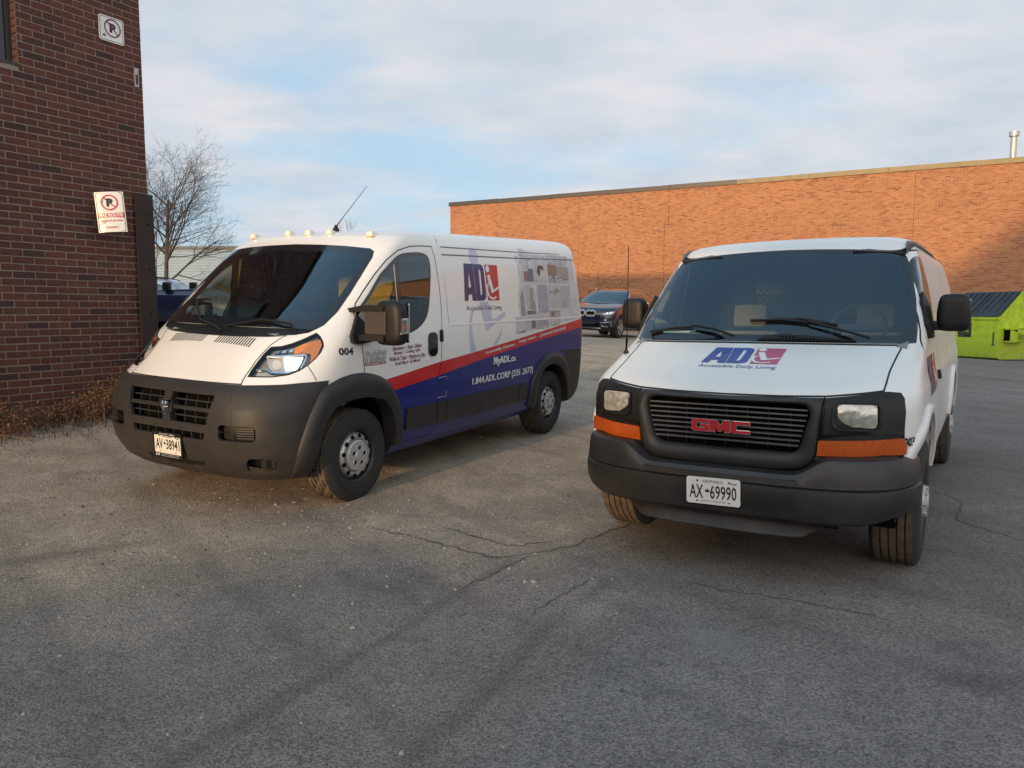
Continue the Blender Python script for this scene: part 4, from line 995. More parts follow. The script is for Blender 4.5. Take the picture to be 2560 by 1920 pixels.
# bumper swept round the nose
v, f = [], []; n = 0; ys = [math.sin(a)**1 for a in []]
plan = []
for i in range(6,175):
    t = -math.pi/2+math.pi*i/180; sgn = 1 if t >= 0 else -1; e = 2/3.3
    y = sgn*.975*abs(math.sin(t))**e; x = .20+(.930-.20)*abs(math.cos(t))**e; plan.append((x, y))
P2 = [Vector(p) for p in plan]; d = [0]
for a, b in zip(P2, P2[1:]): d.append(d[-1]+(b-a).length)
M_ = 90
rows = 0
for i in range(M_+1):
    t = d[-1]*i/M_; j = max(k for k in range(len(d)-1) if d[k] <= t+1e-9); p = P2[j].lerp(P2[j+1], (t-d[j])/max(1e-9, d[j+1]-d[j]))
    tg = (P2[min(j+1, len(P2)-1)]-P2[j]).normalized(); no = Vector((tg.y, -tg.x))
    if no.dot(p-Vector((0,0))) < 0: no = -no
    ay = abs(p.y); zt = .655+.092*sstep(.40,.60,ay)-.012*sstep(.9,1.0,ay); zb = .385+.05*sstep(.72,1.0,ay)
    sec = [(-.14,zt-.012),(-.035,zt),(-.008,zt-.012),(.006,zt-.035),(.016,.62),(.020,.588),(.012,.580),(.024,.572),(.028,.54),(.024,.47),(.012,zb+.02),(-.01,zb),(-.10,zb+.01)]
    rows = len(sec)
    for o, z in sec: v.append((p.x+no.x*o, p.y+no.y*o, z))
for i in range(M_):
    for j in range(rows-1): f.append((i*rows+j, (i+1)*rows+j, (i+1)*rows+j+1, i*rows+j+1))
m = MB(); m.add(v, f); m.build('bumper', 'bumper_rubber', VB, sm=32)
m = MB()
for i in range(25):
    y = -.56+1.12*i/24; xe = .925-.10*(abs(y)/.56)**4; zl = .300+.06*sstep(.45,.56,abs(y)); m.v += [(xe-.07, y, .40), (xe+.0, y, zl+.004), (xe-.006, y, zl-.004), (xe-.11, y, .39)]
for i in range(24):
    for j in range(3): m.f.append((i*4+j, (i+1)*4+j, (i+1)*4+j+1, i*4+j+1)); m.mi.append(0)
m.build('air_dam', 'grey_plastic', VB, sm=30)
plate(VB, Matrix.Translation((.972,0,.520)) @ Matrix.Rotation(rad(1.2), 4, 'X'), ('AX', '69990'), 'YOURS TO DISCOVER', ('1', 'APR'))
# hood print
ft = lambda u, v, e=0: S.hit('T', v, u, .003+e)
Fh = lambda u, v, e=0: ft(u, v, e)
P = Print(); logo_adl(Fh, P, (-.265,.410,.200,.150), shear=0); P.text('Accessible Daily Living', (-.262,.492,.205,.437), lambda u, v: ft(u, v))
P.build('hood_logo', ['print_blue', 'print_pink', 'print_white', 'print_dark'], VB, V3(0,0,1))
# cowl grille, wipers
S.patch([(-.02,1.322),(.02,1.350),(.12,1.362),(.35,1.350),(.58,1.322)], 'F', .010, 'cowl_grille', ['black_plastic'], VB, thick=.012)
P = Print()
for k in range(26):
    y = .01+.021*k; zt = 1.346 if y < .1 else 1.354-.03*(y-.1)/.45
    for q in range(3):
        z = 1.323+.009*q
        if z < zt-.006: P.poly(R4(y,y+.013,z,z+.006), lambda u, v: S.hit('F', u, v, .0115))
P.build('cowl_slots', 'void', VB, V3(1,0,0))
for pts in ([(-.172,1.330),(-.326,1.378),(-.484,1.398),(-.62,1.385),(-.794,1.358)], [(.653,1.325),(.45,1.385),(.276,1.430),(.10,1.447),(-.095,1.442)]):
    m = MB(); m.tube([S.hit('F', y, z, .03) for y, z in pts[:3]], .009, 6); m.tube([S.hit('F', y, z, .018) for y, z in (pts[2:] if len(pts) < 6 else pts)], .010, 6)
    if pts[0][0] > 0: m.tube([S.hit('F', y, z, .016) for y, z in ((-.095,1.442),(.244,1.452),(.452,1.415))], .011, 6)
    m.build('wiper', 'black_plastic', VB)
# doors, windows, flares
wn = cr_poly([(-.32,1.42),(-.36,1.52),(-.46,1.66),(-.56,1.78),(-.66,1.855),(-.76,1.878),(-.93,1.880),(-1.02,1.86),(-1.05,1.78),(-1.065,1.60),(-1.07,1.44),(-1.03,1.40),(-.7,1.395),(-.38,1.395)], True, 3)
drb = [(-.10,1.30),(-.20,1.40),(-.42,1.68),(-.56,1.84),(-.68,1.915),(-.85,1.93),(-1.05,1.93),(-1.13,1.88),(-1.16,1.6),(-1.18,1.3),(-1.17,1.0),(-1.12,.6),(-1.08,.50),(-.50,.50),(-.46,.75),(-.30,.90),(-.12,.96),(-.08,1.1)]
for pr in ('L', 'Rt'):
    sg = 1 if pr == 'L' else -1
    S.band(drb, .010, 1, pr); S.band(wn, .028, 4, pr)
    S.paint(strip_poly([(-.80,1.38),(-.80,1.90)], .05), 4, pr, cond=lambda c: inside((c.x, c.z), wn))
    for f in S.sel(offset_poly(wn, .028), pr):
        if not (-.826 < f.calc_center_median().x < -.774): f.material_index = 7
    S.take(S.carve(wn, pr), 'side_window', BODY, VB, off=.001)
    DR = S.take(S.carve(offset_poly(drb, .010), pr), 'cab_door', BODY, VB)
    S.paint(strip_poly([(-1.40,1.80),(-1.38,1.0),(-1.35,.55)], .012), 1, pr); S.paint(strip_poly([(-2.55,1.80),(-2.58,1.0),(-2.55,.55)], .012), 1, pr)
    S.patch(rrect(-1.10,1.03,-.98,1.09,.02,4), pr, .018, 'door_handle', ['black_plastic'], DR, thick=.02)
    S.patch(strip_poly([(-.62,1.925),(-.80,1.955),(-1.2,1.975),(-2.6,1.99),(-4.55,1.985)], .028), pr, .020, 'drip_rail', ['print_dark'], VB, grid=.4, thick=.024)
    for dx_, nm in ((0,'front_arch'), (XB,'rear_arch')):
        oa = [(dx_+a, b) for a, b in [(.595,.56),(.58,.68),(.52,.80),(.40,.895),(.20,.955),(-.05,.965),(-.30,.915),(-.48,.78),(-.56,.62),(-.575,.50)]]
        ia = [(dx_+a, b) for a, b in [(.53,.52),(.50,.64),(.43,.755),(.28,.855),(.08,.90),(-.12,.90),(-.30,.84),(-.43,.71),(-.495,.56),(-.50,.50)]]
        arch(S, oa, ia, pr, nm, 'old_white_paint', VB, bulge=.028, lip=.08)
P = Print(); fl = lambda u, v, e=0: S.hit('L', u, v, .003+e)
P.text('003', (.582,.790,.500,.842), lambda u, v: S.hit('L', u, v, .0035), bold=.03); P.build('fleet_number', 'print_black', VB, V3(0,1,0))
P = Print(); logo_adl(lambda u, v, e=0: fl(-u, v, e), P, (.20,.985,.86,1.225)); P.build('side_logo', ['print_navy', 'print_red', 'old_white_paint'], VB, V3(0,1,0))
# mirrors
for sg in (1, -1):
    bm = bmesh.new(); bmesh.ops.create_uvsphere(bm, u_segments=30, v_segments=20, radius=1)
    for q in bm.verts:
        x, y, z = q.co; s_ = lambda a, p: math.copysign(abs(a)**p, a)
        X, Y, Z = s_(x,.6)*.075, s_(y,.42)*.096, s_(z,.42)*.118
        if X < 0: X *= .5
        Y *= 1-.10*max(0, Z/.108); q.co = (X, Y, Z)
    me = bpy.data.meshes.new('mirror_housing'); bm.to_mesh(me); bm.free(); smooth(me)
    Mx = Vector((-.46, sg*1.078, 1.500))
    pr = 'L' if sg > 0 else 'Rt'
    mo = S.patch([(-.28,1.34),(-.27,1.42),(-.37,1.56),(-.44,1.62),(-.49,1.50),(-.50,1.34)], pr, .030, 'door_mirror', ['black_plastic'], VB, thick=.035)
    link('mirror_housing', me, mo, ['black_plastic'], loc=Mx)
    m = MB(); m.box((-.04,-.10,-.030), (.028,.08,.030), bev=.016, M=Matrix.Translation((-.44, sg*1.0, 1.418)))
    m.build('mirror_arm', 'black_plastic', mo, sm=50)
    m = MB(); m.box((-.046,-.09,-.085), (-.040,.09,.085), bev=.01); m.build('mirror_glass', 'chrome', mo, loc=Mx)
b = S.hit('T', .18, -.875, 0); m = MB(); m.lathe([(0,.022),(.012,.018),(.03,.008),(.045,.006),(.045,0)], axis=2, c=tuple(b), n=14); o = m.build('aerial', 'black_plastic', VB, sm=40)
m = MB(); m.tube([b+Vector((0,0,.03)), b+Vector((0,.005,.11))], .007, 6); m.tube([b+Vector((0,.005,.11)), b+Vector((0,.012,.74))], .0028, 5); m.build('aerial_rod', 'void', o)
S.finish('body', BODY, VB)
m = MB(); m.box((-4.6,-.88,.50), (-.70,.88,.56)); m.box((-4.5,-.5,.30), (.60,.5,.50)); m.box((-.62,-.60,.30), (.62,.60,1.0)); m.build('chassis', 'underbody', VB)
for x in (0, XB):
    for sg in (1, -1):
        m = MB(); m.lathe([(0,.53),(-.30,.53),(-.30,.0)], n=28, c=(x, .88, .40)); m.v = [(a, b*sg, max(c, .32)) for a, b, c in m.v]; m.build('wheel_well', 'void', VB)
m = MB(); m.prism([(.05,1.0),(.02,1.30),(-.12,1.345),(-.40,1.33),(-.55,1.26),(-.60,1.05),(-.3,.7),(0,.7)], -.86, .86, axis=1); D = m.build('dashboard', 'interior_grey', VB, sm=35)
m = MB(); m.lathe([(0,.19),(.014,.178),(0,.164),(-.014,.178)], n=28, axis=0, closed=True); m.box((-.02,-.17,-.02),(.0,.17,.02)); m.build('steering_wheel', 'interior_dark', VB, loc=(-.62,.50,1.40), rot=(0,rad(-30),0), sm=40)
seat(VB, -1.15, .50, 'seat_tan', h=.62); seat(VB, -1.15, -.48, 'seat_tan', h=.62)
m = MB(); m.box((-1.62,-.84,.56), (-1.60,.84,1.46)); m.box((-1.62,-.76,1.46), (-1.60,-.46,1.92)); m.box((-1.62,.46,1.46), (-1.60,.76,1.92)); m.box((-1.62,-.46,1.80), (-1.60,.46,1.94)); m.build('partition', 'interior_dark', VB)
m = MB()
for k in range(-9, 27):
    for s2 in (-1, 1):
        y0 = -.46+.05*k; a = (y0, 1.46); b2 = (y0+s2*.34*.9, 1.80)
        (ya, za), (yb, zb_) = a, b2
        def clip(y, z, y2, z2, lim):
            t = (lim-y)/(y2-y); return lim, z+(z2-z)*t
        if max(ya, yb) < -.46 or min(ya, yb) > .46: continue
        for lim in (-.46, .46):
            if (ya-lim)*(yb-lim) < 0:
                if (ya < lim) == (lim < 0): ya, za = clip(ya, za, yb, zb_, lim)
                else: yb, zb_ = clip(ya, za, yb, zb_, lim)
        m.tube([(-1.61, ya, za), (-1.61, yb, zb_)], .003, 4)
m.build('partition_mesh', 'interior_dark', VB, kind='stuff')
mat('sunlit_tan', (.72,.50,.26), .7)  # added tan strips, their bright colour stands in for sunlight behind the mesh
for a, c in ((-.62,-.14), (-.03,.44)): m = MB(); m.box((-1.68,a,1.650), (-1.64,c,1.735)); m.build('sunlit_strip', 'sunlit_tan', VB)
m = MB(); m.box((-1.76,-.84,.6), (-1.72,.84,1.5)); m.box((-1.76,-.74,1.5), (-1.72,.74,1.92)); m.build('bulkhead', 'interior_grey', VB)
m = MB()
for a, b2, z in (((-.35,-.83),(-.16,-.52),1.352), ((-.30,-.78),(-.12,-.46),1.366), ((-.34,-.70),(-.20,-.50),1.384)):
    m.box((a[0], a[1], z), (b2[0], b2[1], z+.012), M=Matrix.Rotation(rad(2), 4, 'X'))
m.build('papers', 'paper', D)
for x in (0, XB):
    for sg in (1, -1): wheel(VB, x, sg*.975, sg, .388, .245, 'b')
# ------------------------------------------------------------------ ground
def gh(x, y):
    pa = -.01675*(x+2.104)+.03444*(y-6.511); pb = -.045+.0071*(x-1.645)+.0068*(y-5.037)
    wb = sstep(-.6, .8, x)*(1-sstep(7, 11, y)); z = pa*(1-wb)+pb*wb
    pf = max(-.6, min(.85, .50-.05*(x-6.2)+.007*(min(y, 60)-36))); wf = sstep(11, 27, y); z = z*(1-wf)+pf*wf
    z = max(-.6, z)
    if y < 12:
        d = .8625*(x+4.62)-.506*(y-9.64)
        if d > -1: z += .12*(1-sstep(.1, 1.5, d))*(1-sstep(9.6, 11, y))
    return z
from mathutils import noise as mn
def gaxis(a, b, lo, hi, st, gr=1.16):
    o = list(np.arange(lo, hi, st)); s = st; v = hi
    while v < b: o.append(v); s *= gr; v += s
    s = st; v = lo-st
    while v > a: o.insert(0, v); s *= gr; v -= s
    return o
gx_ = gaxis(-900, 900, -6.6, 5.5, .075); gy_ = gaxis(-60, 1500, 1.6, 12, .075)
v = []
for y in gy_:
    for x in gx_:
        z = gh(x, y)
        if y < 30: z += .007*mn.noise((x*1.3, y*1.3, 0))+.0035*mn.noise((x*5, y*5, 3))
        v.append((x, y, z))
nx = len(gx_); f = [(j*nx+i, j*nx+i+1, (j+1)*nx+i+1, (j+1)*nx+i) for j in range(len(gy_)-1) for i in range(nx-1)]
me = bpy.data.meshes.new('ground'); me.from_pydata(v, [], f); smooth(me)
gm = bpy.data.materials.new('worn_asphalt'); gm.use_nodes = True; MAT['worn_asphalt'] = gm
t = gm.node_tree; b = t.nodes['Principled BSDF']; l = t.links.new
def nd(ty, **k):
    n = t.nodes.new(ty)
    for a, q in k.items():
        if a.startswith('i_'): n.inputs[a[2:]].default_value = q
        else: setattr(n, a, q)
    return n
tcg = nd('ShaderNodeTexCoord'); P_ = tcg.outputs['Object']
def noi(sc, det=4, ro=.55, off=None):
    n = nd('ShaderNodeTexNoise'); n.inputs['Scale'].default_value = sc; n.inputs['Detail'].default_value = det; n.inputs['Roughness'].default_value = ro
    if off:
        m = nd('ShaderNodeMapping'); m.inputs['Location'].default_value = off; l(P_, m.inputs[0]); l(m.outputs[0], n.inputs['Vector'])
    else: l(P_, n.inputs['Vector'])
    return n.outputs[0]
def rng(s, a, b2, c=0, d=1):
    m = nd('ShaderNodeMapRange'); m.inputs[1].default_value = a; m.inputs[2].default_value = b2; m.inputs[3].default_value = c; m.inputs[4].default_value = d; l(s, m.inputs[0]); return m.outputs[0]
def mixc(fc, a, c):
    m = nd('ShaderNodeMix', data_type='RGBA')
    l(fc, m.inputs[0])
    for i, q in ((6, a), (7, c)):
        if isinstance(q, tuple): m.inputs[i].default_value = (*q, 1)
        else: l(q, m.inputs[i])
    return m.outputs[2]
def math_(op, a, c):
    m = nd('ShaderNodeMath', operation=op)
    for i, q in ((0, a), (1, c)):
        if isinstance(q, (int, float)): m.inputs[i].default_value = q
        else: l(q, m.inputs[i])
    return m.outputs[0]
sp = nd('ShaderNodeSeparateXYZ'); l(P_, sp.inputs[0])
# dirt and fine gravel spread over the left and middle of the yard, bare asphalt to the right and near
dm = math_('MULTIPLY', math_('SUBTRACT', sp.outputs[1], 4.5), .42)
dm = math_('SUBTRACT', dm, math_('MULTIPLY', math_('MAXIMUM', math_('SUBTRACT', sp.outputs[0], .7), 0), .85))
dm = math_('ADD', dm, math_('MULTIPLY', math_('MAXIMUM', math_('SUBTRACT', -1.3, sp.outputs[0]), 0), .45))
dm = math_('ADD', dm, math_('MULTIPLY', math_('SUBTRACT', noi(.75, 7, .62), .5), 3.0)); dirtm = rng(dm, -.15, 1.0)
base = mixc(rng(noi(.35, 5), .35, .65), (.172,.152,.132), (.218,.194,.170))
dirtc = mixc(rng(noi(2.2, 6), .3, .7), (.320,.250,.180), (.415,.335,.250))
col = mixc(dirtm, base, dirtc)
vo = nd('ShaderNodeTexVoronoi'); vo.inputs['Scale'].default_value = 130; l(P_, vo.inputs['Vector'])
sh = nd('ShaderNodeSeparateColor'); l(vo.outputs['Color'], sh.inputs[0])
grain = rng(sh.outputs[0], 0, 1, .55, 1.5)
vo2 = nd('ShaderNodeTexVoronoi'); vo2.inputs['Scale'].default_value = 30; l(P_, vo2.inputs['Vector']); s2 = nd('ShaderNodeSeparateColor'); l(vo2.outputs['Color'], s2.inputs[0])
peb = math_('MULTIPLY', rng(s2.outputs[1], .93, .97), rng(vo2.outputs['Distance'], .010, .006))
g2 = rng(noi(9, 7, .7), .3, .7, .89, 1.11); g3 = rng(noi(1.3, 6, .65, (5,2,0)), .3, .72, .84, 1.16)
sc = nd('ShaderNodeVectorMath', operation='SCALE'); l(col, sc.inputs[0]); l(math_('MULTIPLY', math_('MULTIPLY', grain, g2), g3), sc.inputs['Scale'])
col = sc.outputs[0]
# oil and damp stains
st = rng(noi(.9, 5, .6, (11,4,0)), .62, .72); col = mixc(math_('MULTIPLY', st, .45), col, (.045,.043,.044))
# worn wheel lines, an oil spot and a pale scuff
def band_(ax, ay, bx_, by_, wd, so=.6):
    ln = math.hypot(bx_-ax, by_-ay); ux, uy = (bx_-ax)/ln, (by_-ay)/ln
    X = math_('SUBTRACT', sp.outputs[0], ax); Y = math_('SUBTRACT', sp.outputs[1], ay)
    dd = math_('ADD', math_('ADD', math_('MULTIPLY', X, -uy), math_('MULTIPLY', Y, ux)), math_('MULTIPLY', math_('SUBTRACT', noi(1.8, 5, .6), .5), .20))
    tt = math_('ADD', math_('MULTIPLY', X, ux), math_('MULTIPLY', Y, uy)); dd = math_('ABSOLUTE', dd, 0)
    return math_('MULTIPLY', rng(dd, wd, wd*.25), math_('MULTIPLY', rng(tt, 0, .25), rng(tt, ln, ln-.3)))
for a_ in ((.10,4.85,-1.75,1.7,.075,.30), (.62,4.40,.30,3.85,.06,.35), (.34,3.95,-.75,2.0,.075,.28), (-2.2,5.0,-4.2,4.0,.12,.3)):
    col = mixc(math_('MULTIPLY', band_(*a_[:5]), a_[5]), col, (.048,.044,.043))
def spot(x, y, r, c, k):
    global col
    v_ = nd('ShaderNodeVectorMath', operation='DISTANCE'); v_.inputs[1].default_value = (x, y, -.15); l(P_, v_.inputs[0])
    q = math_('ADD', v_.outputs['Value'], math_('MULTIPLY', math_('SUBTRACT', noi(6, 4, .6), .5), r*1.2)); col = mixc(math_('MULTIPLY', rng(q, r, r*.6), k), col, c)
spot(1.11, 2.68, .055, (.02,.018,.018), .9); spot(.94, 3.45, .20, (.24,.235,.23), .5); spot(1.42, 3.98, .09, (.30,.28,.26), .5); spot(-.62, 3.75, .03, (.03,.028,.028), .8); spot(-.85, 4.35, .03, (.03,.028,.028), .7)
pn = math_('ADD', rng(math_('ABSOLUTE', math_('ADD', math_('SUBTRACT', sp.outputs[0], 4.6), math_('MULTIPLY', math_('SUBTRACT', noi(3, 5, .6), .5), .25)), 0), 1.05, .98, 0, 1), 0)
pn = math_('MULTIPLY', pn, rng(math_('ABSOLUTE', math_('ADD', math_('SUBTRACT', sp.outputs[1], 7.0), math_('MULTIPLY', math_('SUBTRACT', noi(2.6, 5, .6, (4,1,0)), .5), .3)), 0), 1.25, 1.18, 0, 1)); col = mixc(math_('MULTIPLY', pn, .30), col, (.10,.092,.085))
# faint long tyre tracks
wv = nd('ShaderNodeTexWave'); wv.inputs['Scale'].default_value = .34; wv.inputs['Distortion'].default_value = 3.5; wv.inputs['Detail'].default_value = 3; wv.inputs['Detail Scale'].default_value = .7
mw = nd('ShaderNodeMapping'); mw.inputs['Rotation'].default_value = (0, 0, rad(-38)); l(P_, mw.inputs[0]); l(mw.outputs[0], wv.inputs['Vector'])
col = mixc(math_('MULTIPLY', rng(wv.outputs[0], .90, 1.0), .16), col, (.05,.049,.05))
col = mixc(math_('MULTIPLY', peb, 1.0), col, (.36,.34,.31))
l(col, b.inputs['Base Color']); b.inputs['Roughness'].default_value = .88; b.inputs['Specular IOR Level'].default_value = .35
bh = math_('ADD', math_('MULTIPLY', vo.outputs['Distance'], -.5), math_('ADD', math_('MULTIPLY', noi(26, 6, .7), 1.1), math_('MULTIPLY', noi(5, 5, .6), 1.6)))
bp = nd('ShaderNodeBump'); bp.inputs['Strength'].default_value = .75; bp.inputs['Distance'].default_value = .016; l(bh, bp.inputs['Height']); l(bp.outputs[0], b.inputs['Normal'])
link('ground', me, None, ['worn_asphalt'], kind='structure')
# cracks in the asphalt: shallow ragged grooves filled with grit
mat('crack_fill', (.085,.072,.06), .95)
def crack(pts, wd=.012, seed=1):
    r = random.Random(seed); L_ = []
    for a, c in zip(pts, pts[1:]):
        n = max(2, int(math.dist(a, c)/.035))
        for i in range(n): t_ = i/n; L_.append((a[0]+(c[0]-a[0])*t_+r.gauss(0,.010), a[1]+(c[1]-a[1])*t_+r.gauss(0,.010)))
    L_.append(pts[-1]); v, f = [], []
    for i, p in enumerate(L_):
        q = L_[min(i+1, len(L_)-1)]; o = L_[max(i-1, 0)]; d = Vector((q[0]-o[0], q[1]-o[1])); d = d.normalized() if d.length > 0 else Vector((1,0)); s_ = i/(len(L_)-1); w_ = wd*(.25+abs(r.gauss(.6,.45)))*min(1, 6*s_, 6*(1-s_))+.001
        for k in (1, -1):
            x, y = p[0]-d.y*w_/2*k, p[1]+d.x*w_/2*k; v.append((x, y, gh(x, y)+.007*mn.noise((x*1.3, y*1.3, 0))+.0035*mn.noise((x*5, y*5, 3))+.0025))
    f = [(2*i, 2*i+1, 2*i+3, 2*i+2) for i in range(len(L_)-1)]
    me = bpy.data.meshes.new('asphalt_crack'); me.from_pydata(v, [], f); link('asphalt_crack', me, None, ['crack_fill'], kind='structure')
crack([(-1.05,5.35),(-.55,5.05),(-.10,4.72),(.12,4.78)], .012, 2); crack([(.95,5.45),(.62,5.15),(.40,4.90),(.10,4.80)], .016, 3); crack([(.35,5.05),(.0,4.95),(-.5,5.35)], .012, 4)
crack([(.12,4.78),(-.1,4.45),(-.3,4.2)], .010, 5); crack([(.55,4.35),(.25,4.05),(.05,3.75)], .008, 6); crack([(.9,4.25),(1.25,4.02),(1.5,3.92),(1.9,3.65)], .008, 7)
crack([(3.4,4.8),(3.2,5.4),(3.55,5.9),(3.5,6.4)], .010, 8); crack([(3.6,5.6),(4.3,5.5),(4.9,5.9)], .010, 9); crack([(5.5,8.9),(4.4,8.7),(3.2,8.95)], .018, 10)
crack([(2.6,10.6),(4.4,10.9),(6.2,10.7)], .018, 12)
# loose stones
def stones(name, spots, label, mats):
    ico = [(-.5,-.5,-.3),(.5,-.4,-.3),(.4,.5,-.3),(-.5,.4,-.3),(-.3,-.3,.35),(.35,-.25,.4),(.25,.3,.3),(-.3,.35,.3)]
    fs = [(0,3,2,1),(4,5,6,7),(0,1,5,4),(1,2,6,5),(2,3,7,6),(3,0,4,7)]
    m = MB(); r = random.Random(3)
    for x, y, s in spots:
        a = r.random()*6.28; c_, s_ = math.cos(a), math.sin(a); k = [(r.uniform(.7,1.3), r.uniform(.6,1.1), r.uniform(.5,.9))]*8
        z = gh(x, y)+.008*mn.noise((x*1.3, y*1.3, 0))
        m.add([(x+s*(px*k[i][0]*c_-py*k[i][1]*s_)*r.uniform(.85,1.15), y+s*(px*k[i][0]*s_+py*k[i][1]*c_)*r.uniform(.85,1.15), z+s*(pz+.25)*k[i][2]) for i, (px, py, pz) in enumerate(ico)], fs, r.randrange(len(mats)))
    o = m.build(name, mats, None, fix=False, kind='stuff'); o['label'] = label; o['category'] = 'gravel'
mat('stone_a', (.30,.28,.25), .9); mat('stone_b', (.20,.185,.17), .9); mat('stone_c', (.10,.095,.09), .9)
sp_ = []
for _ in range(15000):
    x = R.uniform(-6.5, .6); y = R.uniform(2.6, 10.5); d = .8625*(x+4.62)-.506*(y-9.64)
    w_ = max(0, 1-d/2.2)**2*1.3+.10+.45*(1 if -4 < x < -.7 and 4.6 < y < 6.6 else 0)*max(0, mn.noise((x*1.5, y*1.5, 0))+.3)
    if R.random() < w_ and d > -.05: sp_.append((x, y, R.uniform(.006,.019)*(1.7 if R.random() < .04 else 1)))
for _ in range(750): sp_.append((R.uniform(-3, 6), R.uniform(2.4, 12), R.uniform(.005,.012)))
stones('gravel', sp_, 'loose pale gravel scattered over the left side of the yard', ['stone_a','stone_b','stone_c'])

# ------------------------------------------------------------------ the dark brick building on the left
DV = Vector((.506,.8625,0)); NV = Vector((.8625,-.506,0)); C0 = Vector((-4.562, 9.738, 0))
MW = Matrix(((-DV.x, NV.x, 0, C0.x), (-DV.y, NV.y, 0, C0.y), (0, 0, 1, 0), (0, 0, 0, 1)))   # x runs back along the wall from the corner, y out of the wall
BL = thing('brick_building', 'tall dark red brick building at the left edge, with two parking signs on it', 'building', M=MW)
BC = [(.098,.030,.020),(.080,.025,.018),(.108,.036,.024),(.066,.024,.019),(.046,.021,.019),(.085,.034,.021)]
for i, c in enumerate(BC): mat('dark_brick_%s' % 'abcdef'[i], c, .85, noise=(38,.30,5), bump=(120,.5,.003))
mat('dark_mortar', (.27,.21,.175), .95, noise=(30,.18), bump=(150,.4,.002))
def brick_tex(name, c1, c2, mo, bw, rh, ax):
    m = bpy.data.materials.new(name); m.use_nodes = True; MAT[name] = m; t = m.node_tree; b = t.nodes['Principled BSDF']; b.inputs['Roughness'].default_value = .9
    tc_ = t.nodes.new('ShaderNodeTexCoord'); s = t.nodes.new('ShaderNodeSeparateXYZ'); cx = t.nodes.new('ShaderNodeCombineXYZ'); t.links.new(tc_.outputs['Object'], s.inputs[0])
    ad = t.nodes.new('ShaderNodeMath'); t.links.new(s.outputs[0], ad.inputs[0]); t.links.new(s.outputs[1], ad.inputs[1])
    t.links.new(ad.outputs[0], cx.inputs[0]); t.links.new(s.outputs[2], cx.inputs[1])
    br = t.nodes.new('ShaderNodeTexBrick'); br.inputs['Scale'].default_value = 1; br.inputs['Brick Width'].default_value = bw; br.inputs['Row Height'].default_value = rh; br.inputs['Mortar Size'].default_value = .010; br.inputs['Bias'].default_value = -.1
    br.inputs['Color1'].default_value = (*c1, 1); br.inputs['Color2'].default_value = (*c2, 1); br.inputs['Mortar'].default_value = (*mo, 1); t.links.new(cx.outputs[0], br.inputs['Vector']); t.links.new(br.outputs[0], b.inputs['Base Color'])
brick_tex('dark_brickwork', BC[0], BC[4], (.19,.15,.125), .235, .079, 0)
mat('coping_metal', (.05,.04,.035), .4, metal=.3)
HB = 6.9
m = MB(); w0, w1, s0, s1 = 1.455, 2.75, 4.115, 5.9
for a, c in (((.0,-12,-.5),(26,-.30,HB)), ((0,-.30,-.5),(w0,-.004,HB)), ((w0,-.30,-.5),(w1,-.004,s0)), ((w0,-.30,s1),(w1,-.004,HB)), ((w1,-.30,-.5),(26,-.004,HB))): m.box(a, c)
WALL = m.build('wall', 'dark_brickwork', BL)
m = MB(); m.box((-.02,-12.05,HB), (26.1,.06,HB+.12)); m.build('coping', 'coping_metal', BL)
m = MB(); m.box((0,-.004,-.1), (w0,.0,5.75)); m.box((w0,-.004,-.1), (3.2,0,s0)); m.build('mortar', 'dark_mortar', BL)
m = MB(); m.box((w0,-.30,s0-.02), (w1,.012,s0+.012)); m.build('window_sill', 'coping_metal', BL)
m = MB(); m.box((w0,-.13,s0+.012), (w1,-.11,s1)); WF = m.build('window', 'frit', BL)
m = MB()
for a, c in (((w0,-.14,s0+.012),(w0+.06,-.09,s1)), ((w0+.6,-.14,s0+.012),(w0+.66,-.09,s1))): m.box(a, c)
m.build('window_frame', 'coping_metal', WF)
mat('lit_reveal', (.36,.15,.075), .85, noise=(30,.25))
m = MB()
for k in range(int((s1-s0)/.079)): m.box((w0-.002,-.10,s0+.016+k*.079), (w0+.004,-.006,s0+.016+k*.079+.066))
m.build('reveal_bricks', 'lit_reveal', BL, kind='stuff')
def brick_mesh(L_, H, D, m):
    me = bpy.data.meshes.new('brick'); e = .003
    v = [(0,-.003,0),(L_,-.003,0),(L_,-.003,H),(0,-.003,H),(e,D,e),(L_-e,D,e),(L_-e,D,H-e),(e,D,H-e)]
    me.from_pydata(v, [], [(4,7,6,5),(0,4,5,1),(1,5,6,2),(2,6,7,3),(3,7,4,0)]); me.materials.append(MAT[m]); return me
CH, CL = .079, .235; joint = .010
spots = []
row = 0; z = .10
while z < 5.72:
    x = -.0 if row % 2 == 0 else -CL/2+.0
    off = 0
    while x < 3.15:
        a, c = max(0, x), min(x+CL-joint, 3.15)
        if c-a > .03 and not (z+CH-joint > s0 and c > w0-.001 and a < w1):
            spots.append((a, c, z))
        elif c-a > .03 and z+CH-joint > s0 and a < w0-.03: spots.append((a, w0-.003, z))
        x += CL
    z += CH; row += 1
camw = MW.inverted() @ Vector((0, 0, 1.469))
spots.sort(key=lambda q: math.hypot(q[0]-camw.x, q[2]-camw.z) if q[0] < 2.1 else 99)
bmc = {}
def bpick(): return R.choices(range(6), [.3,.25,.14,.14,.07,.10])[0]
rest = MB()
